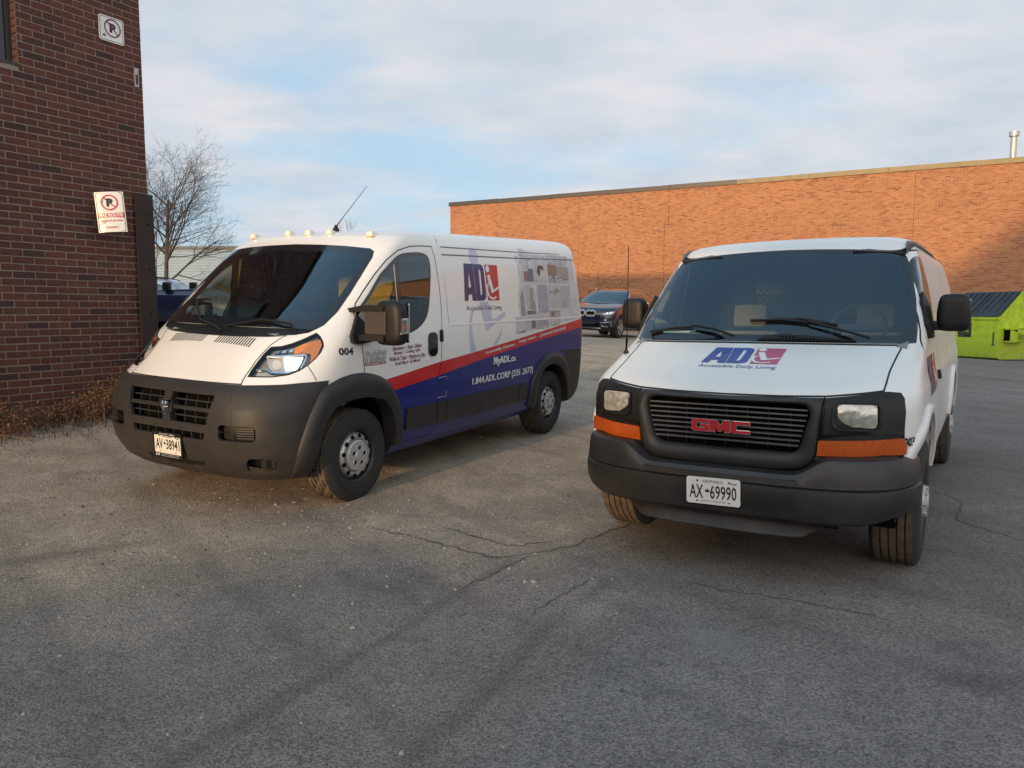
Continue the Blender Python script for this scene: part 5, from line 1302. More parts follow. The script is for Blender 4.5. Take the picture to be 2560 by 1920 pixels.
for i, (a, c, z) in enumerate(spots):
    mi = bpick(); ln = round(c-a, 3)
    if i < 300:
        k = (ln, mi)
        if k not in bmc: bmc[k] = brick_mesh(ln, CH-joint, .007, 'dark_brick_'+'abcdef'[mi])
        o = link('brick', bmc[k], BL, loc=(a+R.uniform(-.0015,.0015), R.uniform(-.002,.0015), z+R.uniform(-.001,.001)), rot=(0, R.uniform(-.004,.004), 0))
    else:
        e = .003; D = .007+R.uniform(-.0015,.0012); H = CH-joint
        rest.add([(a,-.003,z),(c,-.003,z),(c,-.003,z+H),(a,-.003,z+H),(a+e,D,z+e),(c-e,D,z+e),(c-e,D,z+H-e),(a+e,D,z+H-e)], [(4,7,6,5),(0,4,5,1),(1,5,6,2),(2,6,7,3),(3,7,4,0)], mi)
rest.build('bricks', ['dark_brick_'+q for q in 'abcdef'], BL, fix=False, kind='stuff')
mat('brown_steel', (.032,.019,.014), .8, noise=(6,.2), bump=(40,.2,.003))
t_ = thing('corner_guard', 'tall brown steel guard plate on the corner of the dark brick building', 'corner guard', M=MW)
m = MB(); m.box((-.032,-.5,-.1), (-.012,.062,2.92)); m.box((-.012,.048,-.1), (.205,.062,2.92)); m.build('steel_plate', 'brown_steel', t_)
for k in range(5):
    m = MB(); m.lathe([(.062,.012),(.066,.010),(.068,0)], n=10, c=(.06, 0, .35+.55*k)); m.build('bolt', 'void', t_, sm=40)
# signs
mat('sign_white', (.74,.73,.70), .35, noise=(5,.06)); mat('sign_red', (.50,.03,.03), .35)
def nopark(P, fn, cx, cz, r, s=1):
    n = 36
    o = circ(cx, cz, r, n); i = circ(cx, cz, r*.84, n)
    P.text('P', (cx-s*r*.36, cz-r*.52, cx+s*r*.40, cz+r*.52), lambda a, b_: fn(a, b_), mi=0, bold=.07)
    g = lambda a, b_: fn(a, b_, .0008)
    for k in range(n): P.poly([o[k], o[(k+1)%n], i[(k+1)%n], i[k]], g, 1)
    a = rad(135) if s > 0 else rad(45); d = Vector((math.cos(a), math.sin(a))); q = Vector((-d.y, d.x))*r*.075; c_ = Vector((cx, cz))
    P.poly([tuple(c_-d*r*.9-q), tuple(c_+d*r*.9-q), tuple(c_+d*r*.9+q), tuple(c_-d*r*.9+q)], g, 1)
t_ = thing('no_parking_sign', 'square white no parking sign with arrow, high on the dark brick wall', 'sign', M=MW @ Matrix.Translation((.385,.022,4.79)))
m = MB(); m.prism(rrect(-.155,-.145,.155,.145,.03), -.003, .003, axis=1); m.build('sign_plate', 'sign_white', t_)
P = Print(); fn = lambda a, b_, e=0: Vector((-a, .0042+e, b_)); o = rrect(-.143,-.133,.143,.133,.024); i = rrect(-.137,-.127,.137,.127,.021)
for k in range(len(o)): P.poly([o[k], o[(k+1)%len(o)], i[(k+1)%len(o)], i[k]], fn)
nopark(P, fn, .012, .018, .104); P.poly([(-.118,-.082),(-.088,-.060),(-.092,-.074),(-.070,-.074),(-.070,-.090),(-.092,-.090),(-.088,-.104)], fn)
P.build('sign_print', ['print_black', 'print_maroon'], t_, V3(0,1,0))
ray_ = Vector((-.520, 1, 0)).normalized(); cen = Vector((-4.66, 9.02, 2.625))
r_ = Vector((.93,.33,.01)).normalized(); u_ = Vector((-.17,.03,1)).normalized(); n_ = r_.cross(u_).normalized()*1; n_ = -n_ if n_.y > 0 else n_
MS = Matrix(((r_.x, n_.x, u_.x, cen.x), (r_.y, n_.y, u_.y, cen.y), (r_.z, n_.z, u_.z, cen.z), (0,0,0,1)))
t_ = thing('fire_route_sign', 'bent white fire route sign with red band, leaning out from the brick wall', 'sign', M=MS)
bend = lambda a, b_: -.035*max(0, (-a-.09))*12*max(0, .5-b_)-.02*(a/.15)**2
m = MB(); hw, hh = .152, .232
g = [(i, j) for i in range(9) for j in range(9)]
for side in (.002, -.002):
    for i, j in g:
        a = -hw+2*hw*i/8; c = -hh+2*hh*j/8; m.v.append((a, bend(a, c)+side, c))
for s_, base_ in ((0, 0), (1, 81)):
    for i in range(8):
        for j in range(8):
            q = (base_+i*9+j, base_+(i+1)*9+j, base_+(i+1)*9+j+1, base_+i*9+j+1); m.f.append(q if s_ == 0 else q[::-1]); m.mi.append(0)
m.build('sign_plate', 'sign_white', t_, sm=60)
P = Print(); fn = lambda a, b_, e=0: Vector((a, bend(a, b_)+.0055+e*1.5, b_))
o = rrect(-.142,-.222,.142,.222,.02); i = rrect(-.137,-.217,.137,.217,.018)
for k in range(len(o)): P.poly([o[k], o[(k+1)%len(o)], i[(k+1)%len(o)], i[k]], fn)
nopark(P, fn, 0, .108, .090)
P.poly([(-.137,-.068),(.137,-.068),(.137,-.008),(-.137,-.008)], fn, 1, grid=.015); P.text('FIRE ROUTE', (-.122,-.058,.122,-.018), lambda a, b_: fn(a, b_, .001), mi=2, bold=.04)
P.text('VEHICLES WILL BE TOWED', (-.118,-.112,.118,-.090), fn, mi=1, bold=.02); P.poly([(-.137,-.142),(.137,-.142),(.137,-.138),(-.137,-.138)], fn); P.text('ON DRIVEWAY', (-.065,-.188,.065,-.168), fn, mi=1, bold=.02)
P.build('sign_print', ['print_black', 'sign_red', 'sign_white'], t_, n_)
for z in (-.12, .12): m = MB(); m.box((-.10,-.26,z-.012), (-.06,.0,z+.012)); m.build('sign_bracket', 'steel_rim', t_)
t_ = thing('wall_bracket', 'small galvanised metal bracket near the top corner of the dark brick wall', 'bracket', M=MW @ Matrix.Translation((.085,.0,4.32)))
m = MB(); m.box((-.028,.005,-.11), (.028,.022,.11), bev=.004); m.build('bracket_plate', 'steel_rim', t_); m = MB(); m.box((-.006,.022,-.07), (.010,.040,.03)); m.lathe([(.022,.012),(.03,.010),(.032,0)], n=8, c=(0,0,-.075)); m.build('bracket_hook', 'dark_rim', t_)
# ------------------------------------------------------------------ dead weeds along the wall
mat('dead_weed', (.14,.062,.030), .9, noise=(9,.35)); mat('dead_weed_pale', (.25,.155,.085), .9); mat('dead_weed_dark', (.055,.032,.022), .95)
m = MB(); rw = random.Random(21)
for _ in range(5200):
    a = rw.uniform(-.1, 3.4); d = abs(rw.gauss(.0,.30))+.02
    hmx = .22+.52*math.exp(-((a-.45)/.50)**2)+.20*math.exp(-((a-2.1)/.4)**2)
    p = MW @ Vector((a, d, 0)); p.z = gh(p.x, p.y)
    h = hmx*rw.uniform(.15, 1.0)*(1-.5*min(1, d/.6)); az = rw.uniform(0, 6.28); ln = rw.uniform(.1,.6)
    q = Vector((math.cos(az), math.sin(az), 0)); w_ = rw.uniform(.0015,.004); P3 = [p, p+Vector((q.x*ln*h*.5, q.y*ln*h*.5, h*.6)), p+Vector((q.x*ln*h*1.3, q.y*ln*h*1.3, h*rw.uniform(.7,1.0)))]
    s_ = Vector((-q.y, q.x, 0))*w_; k = len(m.v)
    for i, c in enumerate(P3): m.v += [tuple(c-s_*(1-.4*i)), tuple(c+s_*(1-.4*i))]
    mi = rw.choice((0,0,1,2)) if h > .12 else rw.choice((0,2,2))
    m.f += [(k,k+1,k+3,k+2),(k+2,k+3,k+5,k+4)]; m.mi += [mi, mi]
    for _l in range(3 if h > .15 else 1):     # curled dry leaves
        c = P3[rw.choice((1,2))]+Vector((rw.gauss(0,.03), rw.gauss(0,.03), rw.gauss(0,.03))); s2_ = rw.uniform(.010,.028); aa = Vector((rw.gauss(0,1), rw.gauss(0,1), rw.gauss(0,.8))).normalized(); bb = aa.cross(Vector((rw.gauss(0,1), rw.gauss(0,1), rw.gauss(0,1)))).normalized(); nn = aa.cross(bb); k = len(m.v)
        m.v += [tuple(c-aa*s2_), tuple(c+bb*s2_*.22+nn*s2_*.3), tuple(c+aa*s2_), tuple(c-bb*s2_*.22+nn*s2_*.3)]; m.f.append((k,k+1,k+2,k+3)); m.mi.append(rw.choice((0,0,1,mi)))
o = m.build('dead_weeds', ['dead_weed','dead_weed_pale','dead_weed_dark'], None, fix=False, kind='stuff'); o['label'] = 'tangle of dry brown weeds along the foot of the dark brick wall'; o['category'] = 'weeds'
for a, c, e, h in ((.15,.55,.9,.35), (1.9,.75,2.6,.10), (1.1,.65,.75,.28)):
    p = MW @ Vector((a, c, 0)); q = MW @ Vector((e, .1, 0)); m = MB(); p.z = gh(p.x, p.y)+.01; q.z = gh(q.x, q.y)+h; md_ = (p+q)/2+Vector((0,0,.03)); m.tube([p, md_, q], [.006,.004,.002], 5); o = m.build('dry_stalk', 'dead_weed_pale', None)
    o['label'] = {.35: 'dry stalk leaning in the tallest weeds near the steel guard', .10: 'long dry stalk lying low in the weeds at the left edge', .28: 'short steep dry stalk in the middle of the weeds'}[h]; o['category'] = 'stalk'; o['group'] = 'dry stalks by the wall'
# ------------------------------------------------------------------ the long orange brick building across the yard
FO = Vector((-3.337, 42.0, 0)); FD = Vector((.8813,-.4726,0)); FN = Vector((-.4726,-.8813,0)); FT = 7.297
MF = Matrix(((FD.x, FN.x, 0, FO.x), (FD.y, FN.y, 0, FO.y), (0,0,1,0), (0,0,0,1)))
BF = thing('brick_building', 'long low orange brick building with metal coping across the back of the yard', 'building', M=MF)
brick_tex('orange_brickwork', (.50,.20,.095), (.40,.145,.065), (.52,.30,.18), .2, .0635, 0)
mat('orange_mortar', (.43,.26,.16), .95, noise=(2,.10))
m = MB(); m.box((0,-40,-1), (48,-.006,FT-.12)); m.build('wall', 'orange_brickwork', BF)
m = MB(); m.box((.0,-.006,-1), (28.5,0,FT-.12)); m.build('mortar', 'orange_mortar', BF)
am = bpy.data.materials.new('orange_brick'); am.use_nodes = True; MAT['orange_brick'] = am
t = am.node_tree; b = t.nodes['Principled BSDF']; b.inputs['Roughness'].default_value = .88; an = t.nodes.new('ShaderNodeAttribute'); an.attribute_name = 'tone'
n = t.nodes.new('ShaderNodeTexNoise'); n.inputs['Scale'].default_value = 14; n.inputs['Detail'].default_value = 5; tcx = t.nodes.new('ShaderNodeTexCoord'); t.links.new(tcx.outputs['Object'], n.inputs['Vector'])
mr = t.nodes.new('ShaderNodeMapRange'); mr.inputs[1].default_value = .3; mr.inputs[2].default_value = .7; mr.inputs[3].default_value = .85; mr.inputs[4].default_value = 1.15; t.links.new(n.outputs[0], mr.inputs[0])
vm = t.nodes.new('ShaderNodeVectorMath'); vm.operation = 'SCALE'; t.links.new(an.outputs['Color'], vm.inputs[0]); t.links.new(mr.outputs[0], vm.inputs['Scale']); t.links.new(vm.outputs[0], b.inputs['Base Color'])
def tone(x, z, r):
    k = mn.noise((x*.9, z*3.2, 1.0))+.5*mn.noise((x*.25, z*.8, 5.0)); u = r.random()
    lightc = (.345,.150,.068); midc = (.305,.124,.054); dark = (.205,.076,.036); red = (.290,.105,.050)
    if u < .04+max(0, k-.15)*.5: c = dark
    elif u < .25+.4*max(0, -k): c = red
    elif u < .5: c = midc
    else: c = lightc
    j = r.uniform(.92, 1.08)*(1+.13*mn.noise((x*.30, z*.55, 9.0)))*(1-.10*sstep(6.6, 7.2, z)*(.5+mn.noise((x*1.7, 0, 2.0)))); return tuple(q*j for q in c)
rb = random.Random(5); FH, FL = .0635, .200; vs, fs, tones = [], [], []; cand = []
row = 0; z = -.35
while z < FT-.16:
    x = 0 if row % 2 else -.1
    while x < 28.4:
        a, c = max(0, x), x+FL-.010
        w_ = FO+FD*a
        if z > gh(w_.x, w_.y)-.1: cand.append((a, c, z))
        x += FL
    z += FH; row += 1
cam_f = MF.inverted() @ Vector((0,0,1.469))
jx = [11.9, 22.27]
cand = [q for q in cand if not any(q[0] < j_+.006 and q[1] > j_-.006 for j_ in jx) or True]
def vis(q):
    p = MF @ Vector((q[0], 0, q[2])); u = p.x/p.y; return -.25 < u < .66 and (p.z-1.469)/p.y > -.02
order = sorted(range(len(cand)), key=lambda i: (0 if vis(cand[i]) and cand[i][0] > 24.5 and cand[i][2] > 3 else 1, (cand[i][0]-cam_f.x)**2+(cand[i][2]-cam_f.z)**2))
parts = set(order[:300]); bme = {}
for i, (a, c, z) in enumerate(cand):
    tn = tone(a, z, rb); H = FH-.009; e = .003; D = .007+rb.uniform(-.0015,.0015)
    if i in parts:
        kk = (round(c-a, 3), tuple(round(q*14) for q in tn))
        if kk not in bme:
            me = brick_mesh(c-a, H, .007, 'orange_brick'); ca = me.color_attributes.new('tone', 'FLOAT_COLOR', 'POINT')
            for q in ca.data: q.color = (*tn, 1)
            bme[kk] = me
        link('brick', bme[kk], BF, loc=(a, 0, z))
    else:
        k = len(vs); vs += [(a,-.003,z),(c,-.003,z),(c,-.003,z+H),(a,-.003,z+H),(a+e,D,z+e),(c-e,D,z+e),(c-e,D,z+H-e),(a+e,D,z+H-e)]
        fs += [(k+4,k+7,k+6,k+5),(k,k+4,k+5,k+1),(k+1,k+5,k+6,k+2),(k+2,k+6,k+7,k+3),(k+3,k+7,k+4,k)]; tones += [(*tn,1)]*8
me = bpy.data.meshes.new('bricks'); me.from_pydata(vs, [], fs); ca = me.color_attributes.new('tone', 'FLOAT_COLOR', 'POINT'); ca.data.foreach_set('color', np.array(tones, np.float32).ravel())
link('bricks', me, BF, ['orange_brick'], kind='stuff')
mat('joint_dark', (.16,.055,.03), .9)
for x_, z0, z1 in ((11.9, .3, 5.6), (7.55, 3.0, FT-.2), (22.27, .0, FT-.2), (12.1, 5.4, FT-.2)):
    m = MB(); m.box((x_-.008,.0,z0), (x_+.008,.0095,z1)); m.build('control_joint', 'joint_dark', BF)
mat('coping_shaded', (.045,.042,.04), .45, metal=.5); mat('coping_sunlit', (.15,.12,.065), .5, metal=.2, noise=(2.5,.15), bump=(3,.4,.02))  # one metal coping: shade painted as dark grey, sunlight as gold
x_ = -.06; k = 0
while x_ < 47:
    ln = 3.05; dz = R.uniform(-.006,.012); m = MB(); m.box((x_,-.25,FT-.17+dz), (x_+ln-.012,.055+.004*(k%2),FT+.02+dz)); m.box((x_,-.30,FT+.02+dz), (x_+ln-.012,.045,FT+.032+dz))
    m.build('coping', 'coping_shaded' if x_ < 15 else 'coping_sunlit', BF, rot=None); x_ += ln; k += 1
t_ = thing('roof_vent_pipe', 'round steel vent pipe with a wide cap on the roof edge at far right', 'vent pipe', M=MF @ Matrix.Translation((25.58,-.55,FT)))
m = MB(); m.lathe([(-.3,.112),(.90,.112)], n=28, axis=2); m.build('pipe', 'steel_rim', t_, sm=40)
m = MB(); m.lathe([(.86,.10),(.90,.125),(.93,.125),(.93,.172),(1.10,.178),(1.11,.0)], n=28, axis=2); m.build('pipe_cap', 'steel_rim', t_, sm=40)
# dead creeper on the orange wall
m = MB(); rv = random.Random(9)
for q in range(7):
    x0 = 8.6+rv.uniform(-.2,.8); z0 = .6; p = [(x0, .02, z0)]
    for k in range(14): p.append((p[-1][0]+rv.gauss(.01,.06), .025, p[-1][2]+rv.uniform(.08,.28)))
    m.tube([MF @ Vector(a) for a in p], .006, 4)
    for k in range(3, 13, 2):
        a = p[k]; m.tube([MF @ Vector(a), MF @ Vector((a[0]+rv.gauss(0,.25), .03, a[2]+rv.uniform(.05,.3)))], .004, 3)
o = m.build('dead_creeper', 'dead_weed_dark', None, fix=False); o['label'] = 'thin leafless creeper climbing the orange brick wall behind the blue van'; o['category'] = 'creeper'; o['kind'] = 'stuff'
# ------------------------------------------------------------------ unseen buildings behind the photographer, placed and shaped to shade the yard
O2 = Vector((-25.5,-40.3,0)); AL = Vector((.505,.863,0)).normalized(); PE = Vector((.863,-.505,0)).normalized()
MG = Matrix(((PE.x, -AL.x, 0, O2.x), (PE.y, -AL.y, 0, O2.y), (0,0,1,0), (0,0,0,1)))
t_ = thing('gabled_shade_caster', 'unseen pitched-roof building far behind the photographer, shaped to cast the slanted shade', 'building', M=MG)
m = MB(); m.prism([(0,-1),(24,-1),(24,12.0),(11,18.0),(7.5,17.6),(3.75,16.1),(.86,13.6),(0,12.4)], 0, 14, axis=1); m.build('wall', 'dark_brickwork', t_)
t_ = thing('low_shade_caster', 'unseen flat-roofed block far behind the photographer, added to shade the near ground', 'building', M=MG)
m = MB(); m.box((-34,2,-1), (-.02,14,6.75)); m.build('wall', 'dark_brickwork', t_)
# ------------------------------------------------------------------ green front-load dumpster
mat('lime_steel', (.40,.55,.012), .5, noise=(5,.24,8), bump=(8,.15,.01), dirt=((.09,.075,.04), 0, .9, .8)); mat('lid_plastic', (.030,.034,.040), .5, noise=(5,.2))
dC = Vector((13.86, 21.8, 0)); dC.z = gh(dC.x, dC.y)+.015; dl = Vector((-.35,.936,0)).normalized(); ds = Vector((.936,.35,0)).normalized()
MD = Matrix(((dl.x, ds.x, 0, dC.x), (dl.y, ds.y, 0, dC.y), (0,0,1,dC.z), (0,0,0,1)))    # x along the front face, y towards the back
DU = thing('dumpster', 'lime green front-load dumpster with ribbed black lids by the orange brick wall', 'dumpster', M=MD)
W_ = 1.80; sd_ = [(0,.05),(.0,1.17),(.86,1.90),(1.02,1.90),(1.52,1.35),(1.52,.05),(1.40,.0),(.10,.0)]
m = MB(); m.prism(sd_[:1]+[(0,1.17),(.84,1.86),(1.02,1.86),(1.52,1.33)]+sd_[5:], 0, W_, axis=0); m.build('bin_body', 'lime_steel', DU)
m = MB(); m.box((-.02,-.045,1.14), (W_+.02,.02,1.23), bev=.01); m.build('front_lip', 'lime_steel', DU)
for xx in (-.03, W_): 
    m = MB(); m.prism([(-.03,1.14),(.0,1.22),(.86,1.95),(1.02,1.95),(1.04,1.88),(.86,1.88),(.03,1.14)], xx, xx+.03, axis=0); m.build('side_rim', 'lime_steel', DU)
sl = (1.90-1.22)/.86
for k in range(2):
    a0, a1 = (.0, .89) if k == 0 else (.91, W_)
    m = MB(); m.prism([(-.05,1.215),(-.05,1.245),(.86,1.955),(.90,1.93),(.86,1.925)], a0, a1, axis=0)
    LD = m.build('lid', 'lid_plastic', DU)
    for q in range(5):
        xr_ = a0+.06+q*(a1-a0-.12)/4; m = MB(); m.prism([(.06,1.31),(.08,1.365),(.80,1.945),(.84,1.93),(.80,1.90)], xr_-.022, xr_+.022, axis=0); m.build('lid_rib', 'lid_plastic', LD)
m = MB(); m.prism([(.22,.52),(.95,.60),(.95,.66),(.22,.86)], -.20, -.18, axis=0)
for z0, z1 in ((.50,.54), (.86,.90)): m.prism([(.18,z0),(.90,z0+.0),(.90,z1+.0),(.18,z1)], -.20, .0, axis=0)
m.box((-.20,.50,.50),(-.185,.90,.90)); m.build('fork_pocket', 'lime_steel', DU)
m = MB(); m.box((-.178,.20,.545),(-.01,.24,.855)); m.build('pocket_hollow', 'void', DU)
m = MB(); m.box((.14,-.018,.42),(.17,-.003,.78)); m.box((.10,-.010,.40),(.20,-.002,.43)); m.build('door_latch', 'lid_plastic', DU)
m = MB(); m.box((.86,-.006,.62),(1.30,-.001,1.05)); ST = m.build('sticker', 'print_black', DU)
mat('print_lime', (.35,.50,.02), .4); P = Print(); fn = lambda a, b_, e=0: Vector((-a, -.0075, b_))
P.text('GFL', (-1.22,.78,-.94,.90), fn, bold=.05); P.text('Environmental', (-1.22,.735,-.94,.758), fn); P.text('gflenv.com', (-1.28,.66,-1.12,.68), fn, mi=1); P.build('sticker_print', ['print_lime', 'print_white'], ST, V3(0,-1,0))
# ------------------------------------------------------------------ parked cars in the background
mat('navy_paint', (.006,.010,.030), .22, coat=1, back=(.01,.01,.01)); mat('blue_paint', (.010,.018,.055), .28, coat=1, back=(.01,.01,.01)); mat('silver_paint', (.30,.34,.40), .3, coat=1, metal=.3, back=(.01,.01,.01))
mat('car_glass', (.012,.018,.024), .05, coat=1, spec=.8)
KS = [(.24,.80,.78,.2,3.5,-3.70,.3),(.40,.92,.86,.2,3.5,-3.78,.3),(.60,.955,.88,.2,3.5,-3.80,.3),(.80,.968,.87,.15,3.5,-3.80,.3),(.93,.962,.82,.1,3.3,-3.80,.3),(1.0,.95,.70,.0,3.2,-3.79,.3),(1.05,.94,.50,-.1,3.2,-3.78,.3),(1.10,.935,.15,-.3,3.2,-3.77,.3),(1.15,.925,-.25,-.6,3.2,-3.75,.3),
      (1.20,.90,-.42,-.75,3.2,-3.72,.3),(1.35,.85,-.72,-1.0,3.2,-3.62,.3),(1.50,.78,-1.02,-1.3,3.2,-3.48,.3),(1.62,.70,-1.28,-1.5,3,-3.30,.3),(1.68,.62,-1.50,-1.7,2.8,-3.15,.3),(1.72,.45,-1.75,-1.9,2.6,-3.0,.3),(1.75,.002,-2.1,-2.3,2.4,-2.7,.3)]
def spoke_wheel(parent, x, y, side, Rr, wd):
    m = MB(); m.lathe([(-wd,Rr*.7),(-wd,Rr-.02),(-wd+.02,Rr),(-.02,Rr),(0,Rr-.02),(.006,Rr*.82),(.0,Rr*.70),(-.03,Rr*.69)], n=40); w = m.build('wheel', 'tyre', parent, loc=(x, y, Rr), rot=(0,0,0 if side > 0 else math.pi), sm=35)
    m = MB(); m.lathe([(-.03,Rr*.70),(-.002,Rr*.71),(-.006,Rr*.67),(-.05,Rr*.64)], n=40)
    for k in range(5):
        for o in (-.16, .16):
            t = 2*math.pi*k/5+o; c_, s_ = math.cos(t), math.sin(t); a = Matrix.Rotation(-t, 4, 'Y'); m.box((Rr*.10,-.03,-.018), (Rr*.66,-.008,.018), M=a)
    m.lathe([(-.03,.05),(-.005,.045),(-.003,0)], n=16); m.build('rim', 'steel_rim', w, sm=35)
    m = MB(); m.lathe([(-.06,Rr*.66),(-.06,.0)], n=24); m.build('brake_disc', 'void', w)
def suv(M, label, paint, group, rack=False, detail=True):
    T = thing('parked_car', label, 'car', M=M, group=group); S = Shell(KS, K=4, nf=26, ns=40)
    B_ = [paint, 'black_plastic', 'car_glass', 'chrome', 'void']
    for x in (0, -2.93):
        q = [(x+.40*math.cos(a), .37+.41*math.sin(a)) for a in [rad(-40+260*k/20) for k in range(21)]]
        for pr in ('L', 'Rt'):
            S.carve(offset_poly(q, -.045), pr, nmin=.05)
            for f in S.sel(offset_poly(q, -.045), pr, nmin=.05): f.material_index = 1
            bmesh.ops.delete(S.bm, geom=[f for f in S.carve(q, pr, nmin=.05) if f.is_valid and abs(f.calc_center_median().y) > .4], context='FACES')
    ws = sym([(0,1.175),(.5,1.178),(.80,1.19),(.70,1.42),(.60,1.58),(.56,1.60),(.3,1.635),(0,1.64)])
    for f in S.carve(ws, 'F', cond=lambda c: c.x > -1.8): f.material_index = 2
    S.take(S.sel(ws, 'F', cond=lambda c: c.x > -1.8), 'windscreen', B_, T)
    sw = cr_poly([(-.62,1.17),(-1.0,1.38),(-1.4,1.56),(-1.9,1.60),(-2.5,1.58),(-3.0,1.50),(-3.32,1.36),(-3.30,1.20),(-3.1,1.16),(-2,1.145),(-1.0,1.14)], True, 3)
    for pr in ('L', 'Rt'):
        S.band(offset_poly(sw, -.02), .02, 3, pr)
        S.take(S.carve(sw, pr), 'side_window', ['car_glass'], T)
        for xx in (-1.45, -2.45): S.patch(strip_poly([(xx,1.15),(xx-.06,1.585)], .05), pr, .004, 'window_pillar', ['black_plastic'], T, thick=.006)
        for pts in ([(-.55,1.10),(-.50,.50)], [(-1.50,1.13),(-1.52,.35)], [(-2.5,1.13),(-2.42,.55)]): S.patch(strip_poly(pts, .008), pr, .002, 'door_seam', ['void'], T)
        S.patch(rrect(-3.9,.24,.75,.36,.03), pr, .004, 'sill', ['black_plastic'], T, grid=.3) if 0 else None
        for xx in (-1.28, -2.28): S.patch(rrect(xx-.11,.93,xx+.11,.965,.01,3), pr, .02, 'door_handle', [paint], T, thick=.02)
        sg = 1 if pr == 'L' else -1; m = MB(); m.box((-.80,sg*.94,1.16), (-.66,sg*1.12,1.31), bev=.045); m.build('door_mirror', 'black_plastic', T, sm=50)
    if detail:
        S.patch([(-.90,.24),(.90,.24),(.90,.46),(.6,.44),(-.6,.44),(-.90,.46)], 'F', .004, 'front_skirt', ['black_plastic'], T, grid=.1)
        S.patch(rrect(-.52,.36,.52,.50,.04), 'F', .008, 'lower_intake', ['void'], T, grid=.1); S.patch(strip_poly([(-.55,.32),(.55,.32)], .04), 'F', .014, 'skid_trim', ['lamp_bowl'], T, thick=.02)
        for sg in (1, -1):
            k = [(sg*a, c) for a, c in rrect(.02,.70,.36,.915,.07)]; KD = S.patch(k, 'F', .012, 'kidney_grille', ['lamp_bowl'], T, thick=.02); S.patch([(sg*a, c) for a, c in rrect(.04,.72,.34,.895,.055)], 'F', .016, 'grille_backing', ['void'], KD)
            for q in range(6): y = .07+.048*q; S.patch(R4(*sorted((sg*y, sg*(y+.013))),.725,.89), 'F', .022, 'grille_slat', ['lamp_bowl'], KD, thick=.01)
            pr = 'D' if sg > 0 else 'Dm'
            h = S.patch([(-.16,.82),(.02,.865),(.22,.90),(.30,.90),(.24,.835),(.10,.80),(-.10,.78)], pr, .006, 'headlamp', ['lamp_bowl'], T, thick=.012); S.patch(circ(.0,.83,.035), pr, .010, 'headlamp_ring', ['chrome'], h); S.patch(circ(.12,.85,.04), pr, .010, 'headlamp_ring', ['chrome'], h)
            S.patch(circ(-.06,.60,.045), pr, .010, 'fog_lamp', ['chrome'], T, thick=.02)
            S.patch(strip_poly([(-.20,.505),(.0,.53),(.17,.55)], .02), pr, .012, 'bumper_trim', ['lamp_bowl'], T, thick=.02)
            S.patch(strip_poly([(-.17,.43),(-.10,.385),(.10,.39),(.155,.42),(.150,.50)], .025), pr, .012, 'bumper_trim', ['lamp_bowl'], T, thick=.02)
        S.patch(sym([(0,1.142),(.82,1.168),(.80,1.195),(0,1.178)]), 'F', .006, 'cowl', ['black_plastic'], T, grid=.1)
    for sg in (1, -1):
        m = MB(); m.tube([(-1.35,sg*.62,1.68),(-1.5,sg*.60,1.735),(-3.0,sg*.58,1.735),(-3.15,sg*.60,1.67)], .016, 6); m.build('roof_rail', 'chrome' if not rack else 'black_plastic', T)
    if rack:
        for xx in (-1.7, -2.7): m = MB(); m.box((xx-.03,-.66,1.76), (xx+.03,.66,1.80)); m.box((xx-.05,-.64,1.70), (xx+.05,-.54,1.77)); m.box((xx-.05,.54,1.70), (xx+.05,.64,1.77)); m.build('roof_rack_bar', 'black_plastic', T)
    m = MB(); m.box((-3.6,-.85,.30), (.7,.85,.42)); m.box((-2.4,-.62,.42),(-.5,.62,1.0)); m.build('underbody', 'underbody', T)
    for x in (0, -2.93):
        for sg in (1, -1): spoke_wheel(T, x, sg*.955, sg, .375, .26)
    S.finish('body', B_, T); return T
def at(x, y, yaw, dz=0):
    gx = (gh(x+1, y)-gh(x-1, y))/2; gy = (gh(x, y+1)-gh(x, y-1))/2; return pose(x, y, yaw, gx, gy, gh(x, y)+dz)
suv(at(2.86, 26.75, rad(-119)), 'dark navy SUV parked nose out in front of the orange brick wall', 'navy_paint', None)
suv(at(-15.9, 29.0, rad(181), .12), 'pale silver estate car with a black roof rack, behind the dark pickup', 'silver_paint', None, rack=True, detail=False)
# pickup behind the corner of the dark building: nose to the left, driver's side towards the yard
KT = [(.50,.90,.90,.3,5,-4.3,.1),(.62,.98,.95,.3,6,-4.4,.1),(.85,1.0,.96,.35,6,-4.4,.1),(1.05,1.0,.93,.35,5.5,-4.4,.1),(1.16,.98,.86,.3,5,-4.4,.1),(1.22,.95,.70,.2,4.5,-4.4,.1),(1.26,.92,.30,-.1,4.2,-4.4,.1),(1.30,.91,-.65,-1.0,4,-4.3,.1),(1.34,.90,-1.75,-2.1,4,-3.9,.1),(1.40,.89,-1.85,-2.15,4,-3.88,.1),(1.65,.83,-2.15,-2.4,4,-3.8,.12),(1.80,.77,-2.40,-2.65,3.6,-3.7,.15),(1.86,.6,-2.55,-2.8,3,-3.6,.2),(1.88,.002,-2.8,-3.0,2.6,-3.4,.2)]
PT = thing('pickup_truck', 'dark blue pickup with chrome wheel-arch trim, half hidden behind the building corner', 'pickup', M=at(-9.72, 20.4, rad(184)))
S = Shell(KT, K=4, nf=24, ns=36); B_ = ['blue_paint', 'chrome', 'car_glass', 'void']
ia = [(.56,.62),(.54,.78),(.44,.93),(.28,1.0),(-.28,1.0),(-.44,.93),(-.54,.78),(-.56,.62)]; oa = [(a*1.12, .60+(c-.60)*1.16) for a, c in ia]
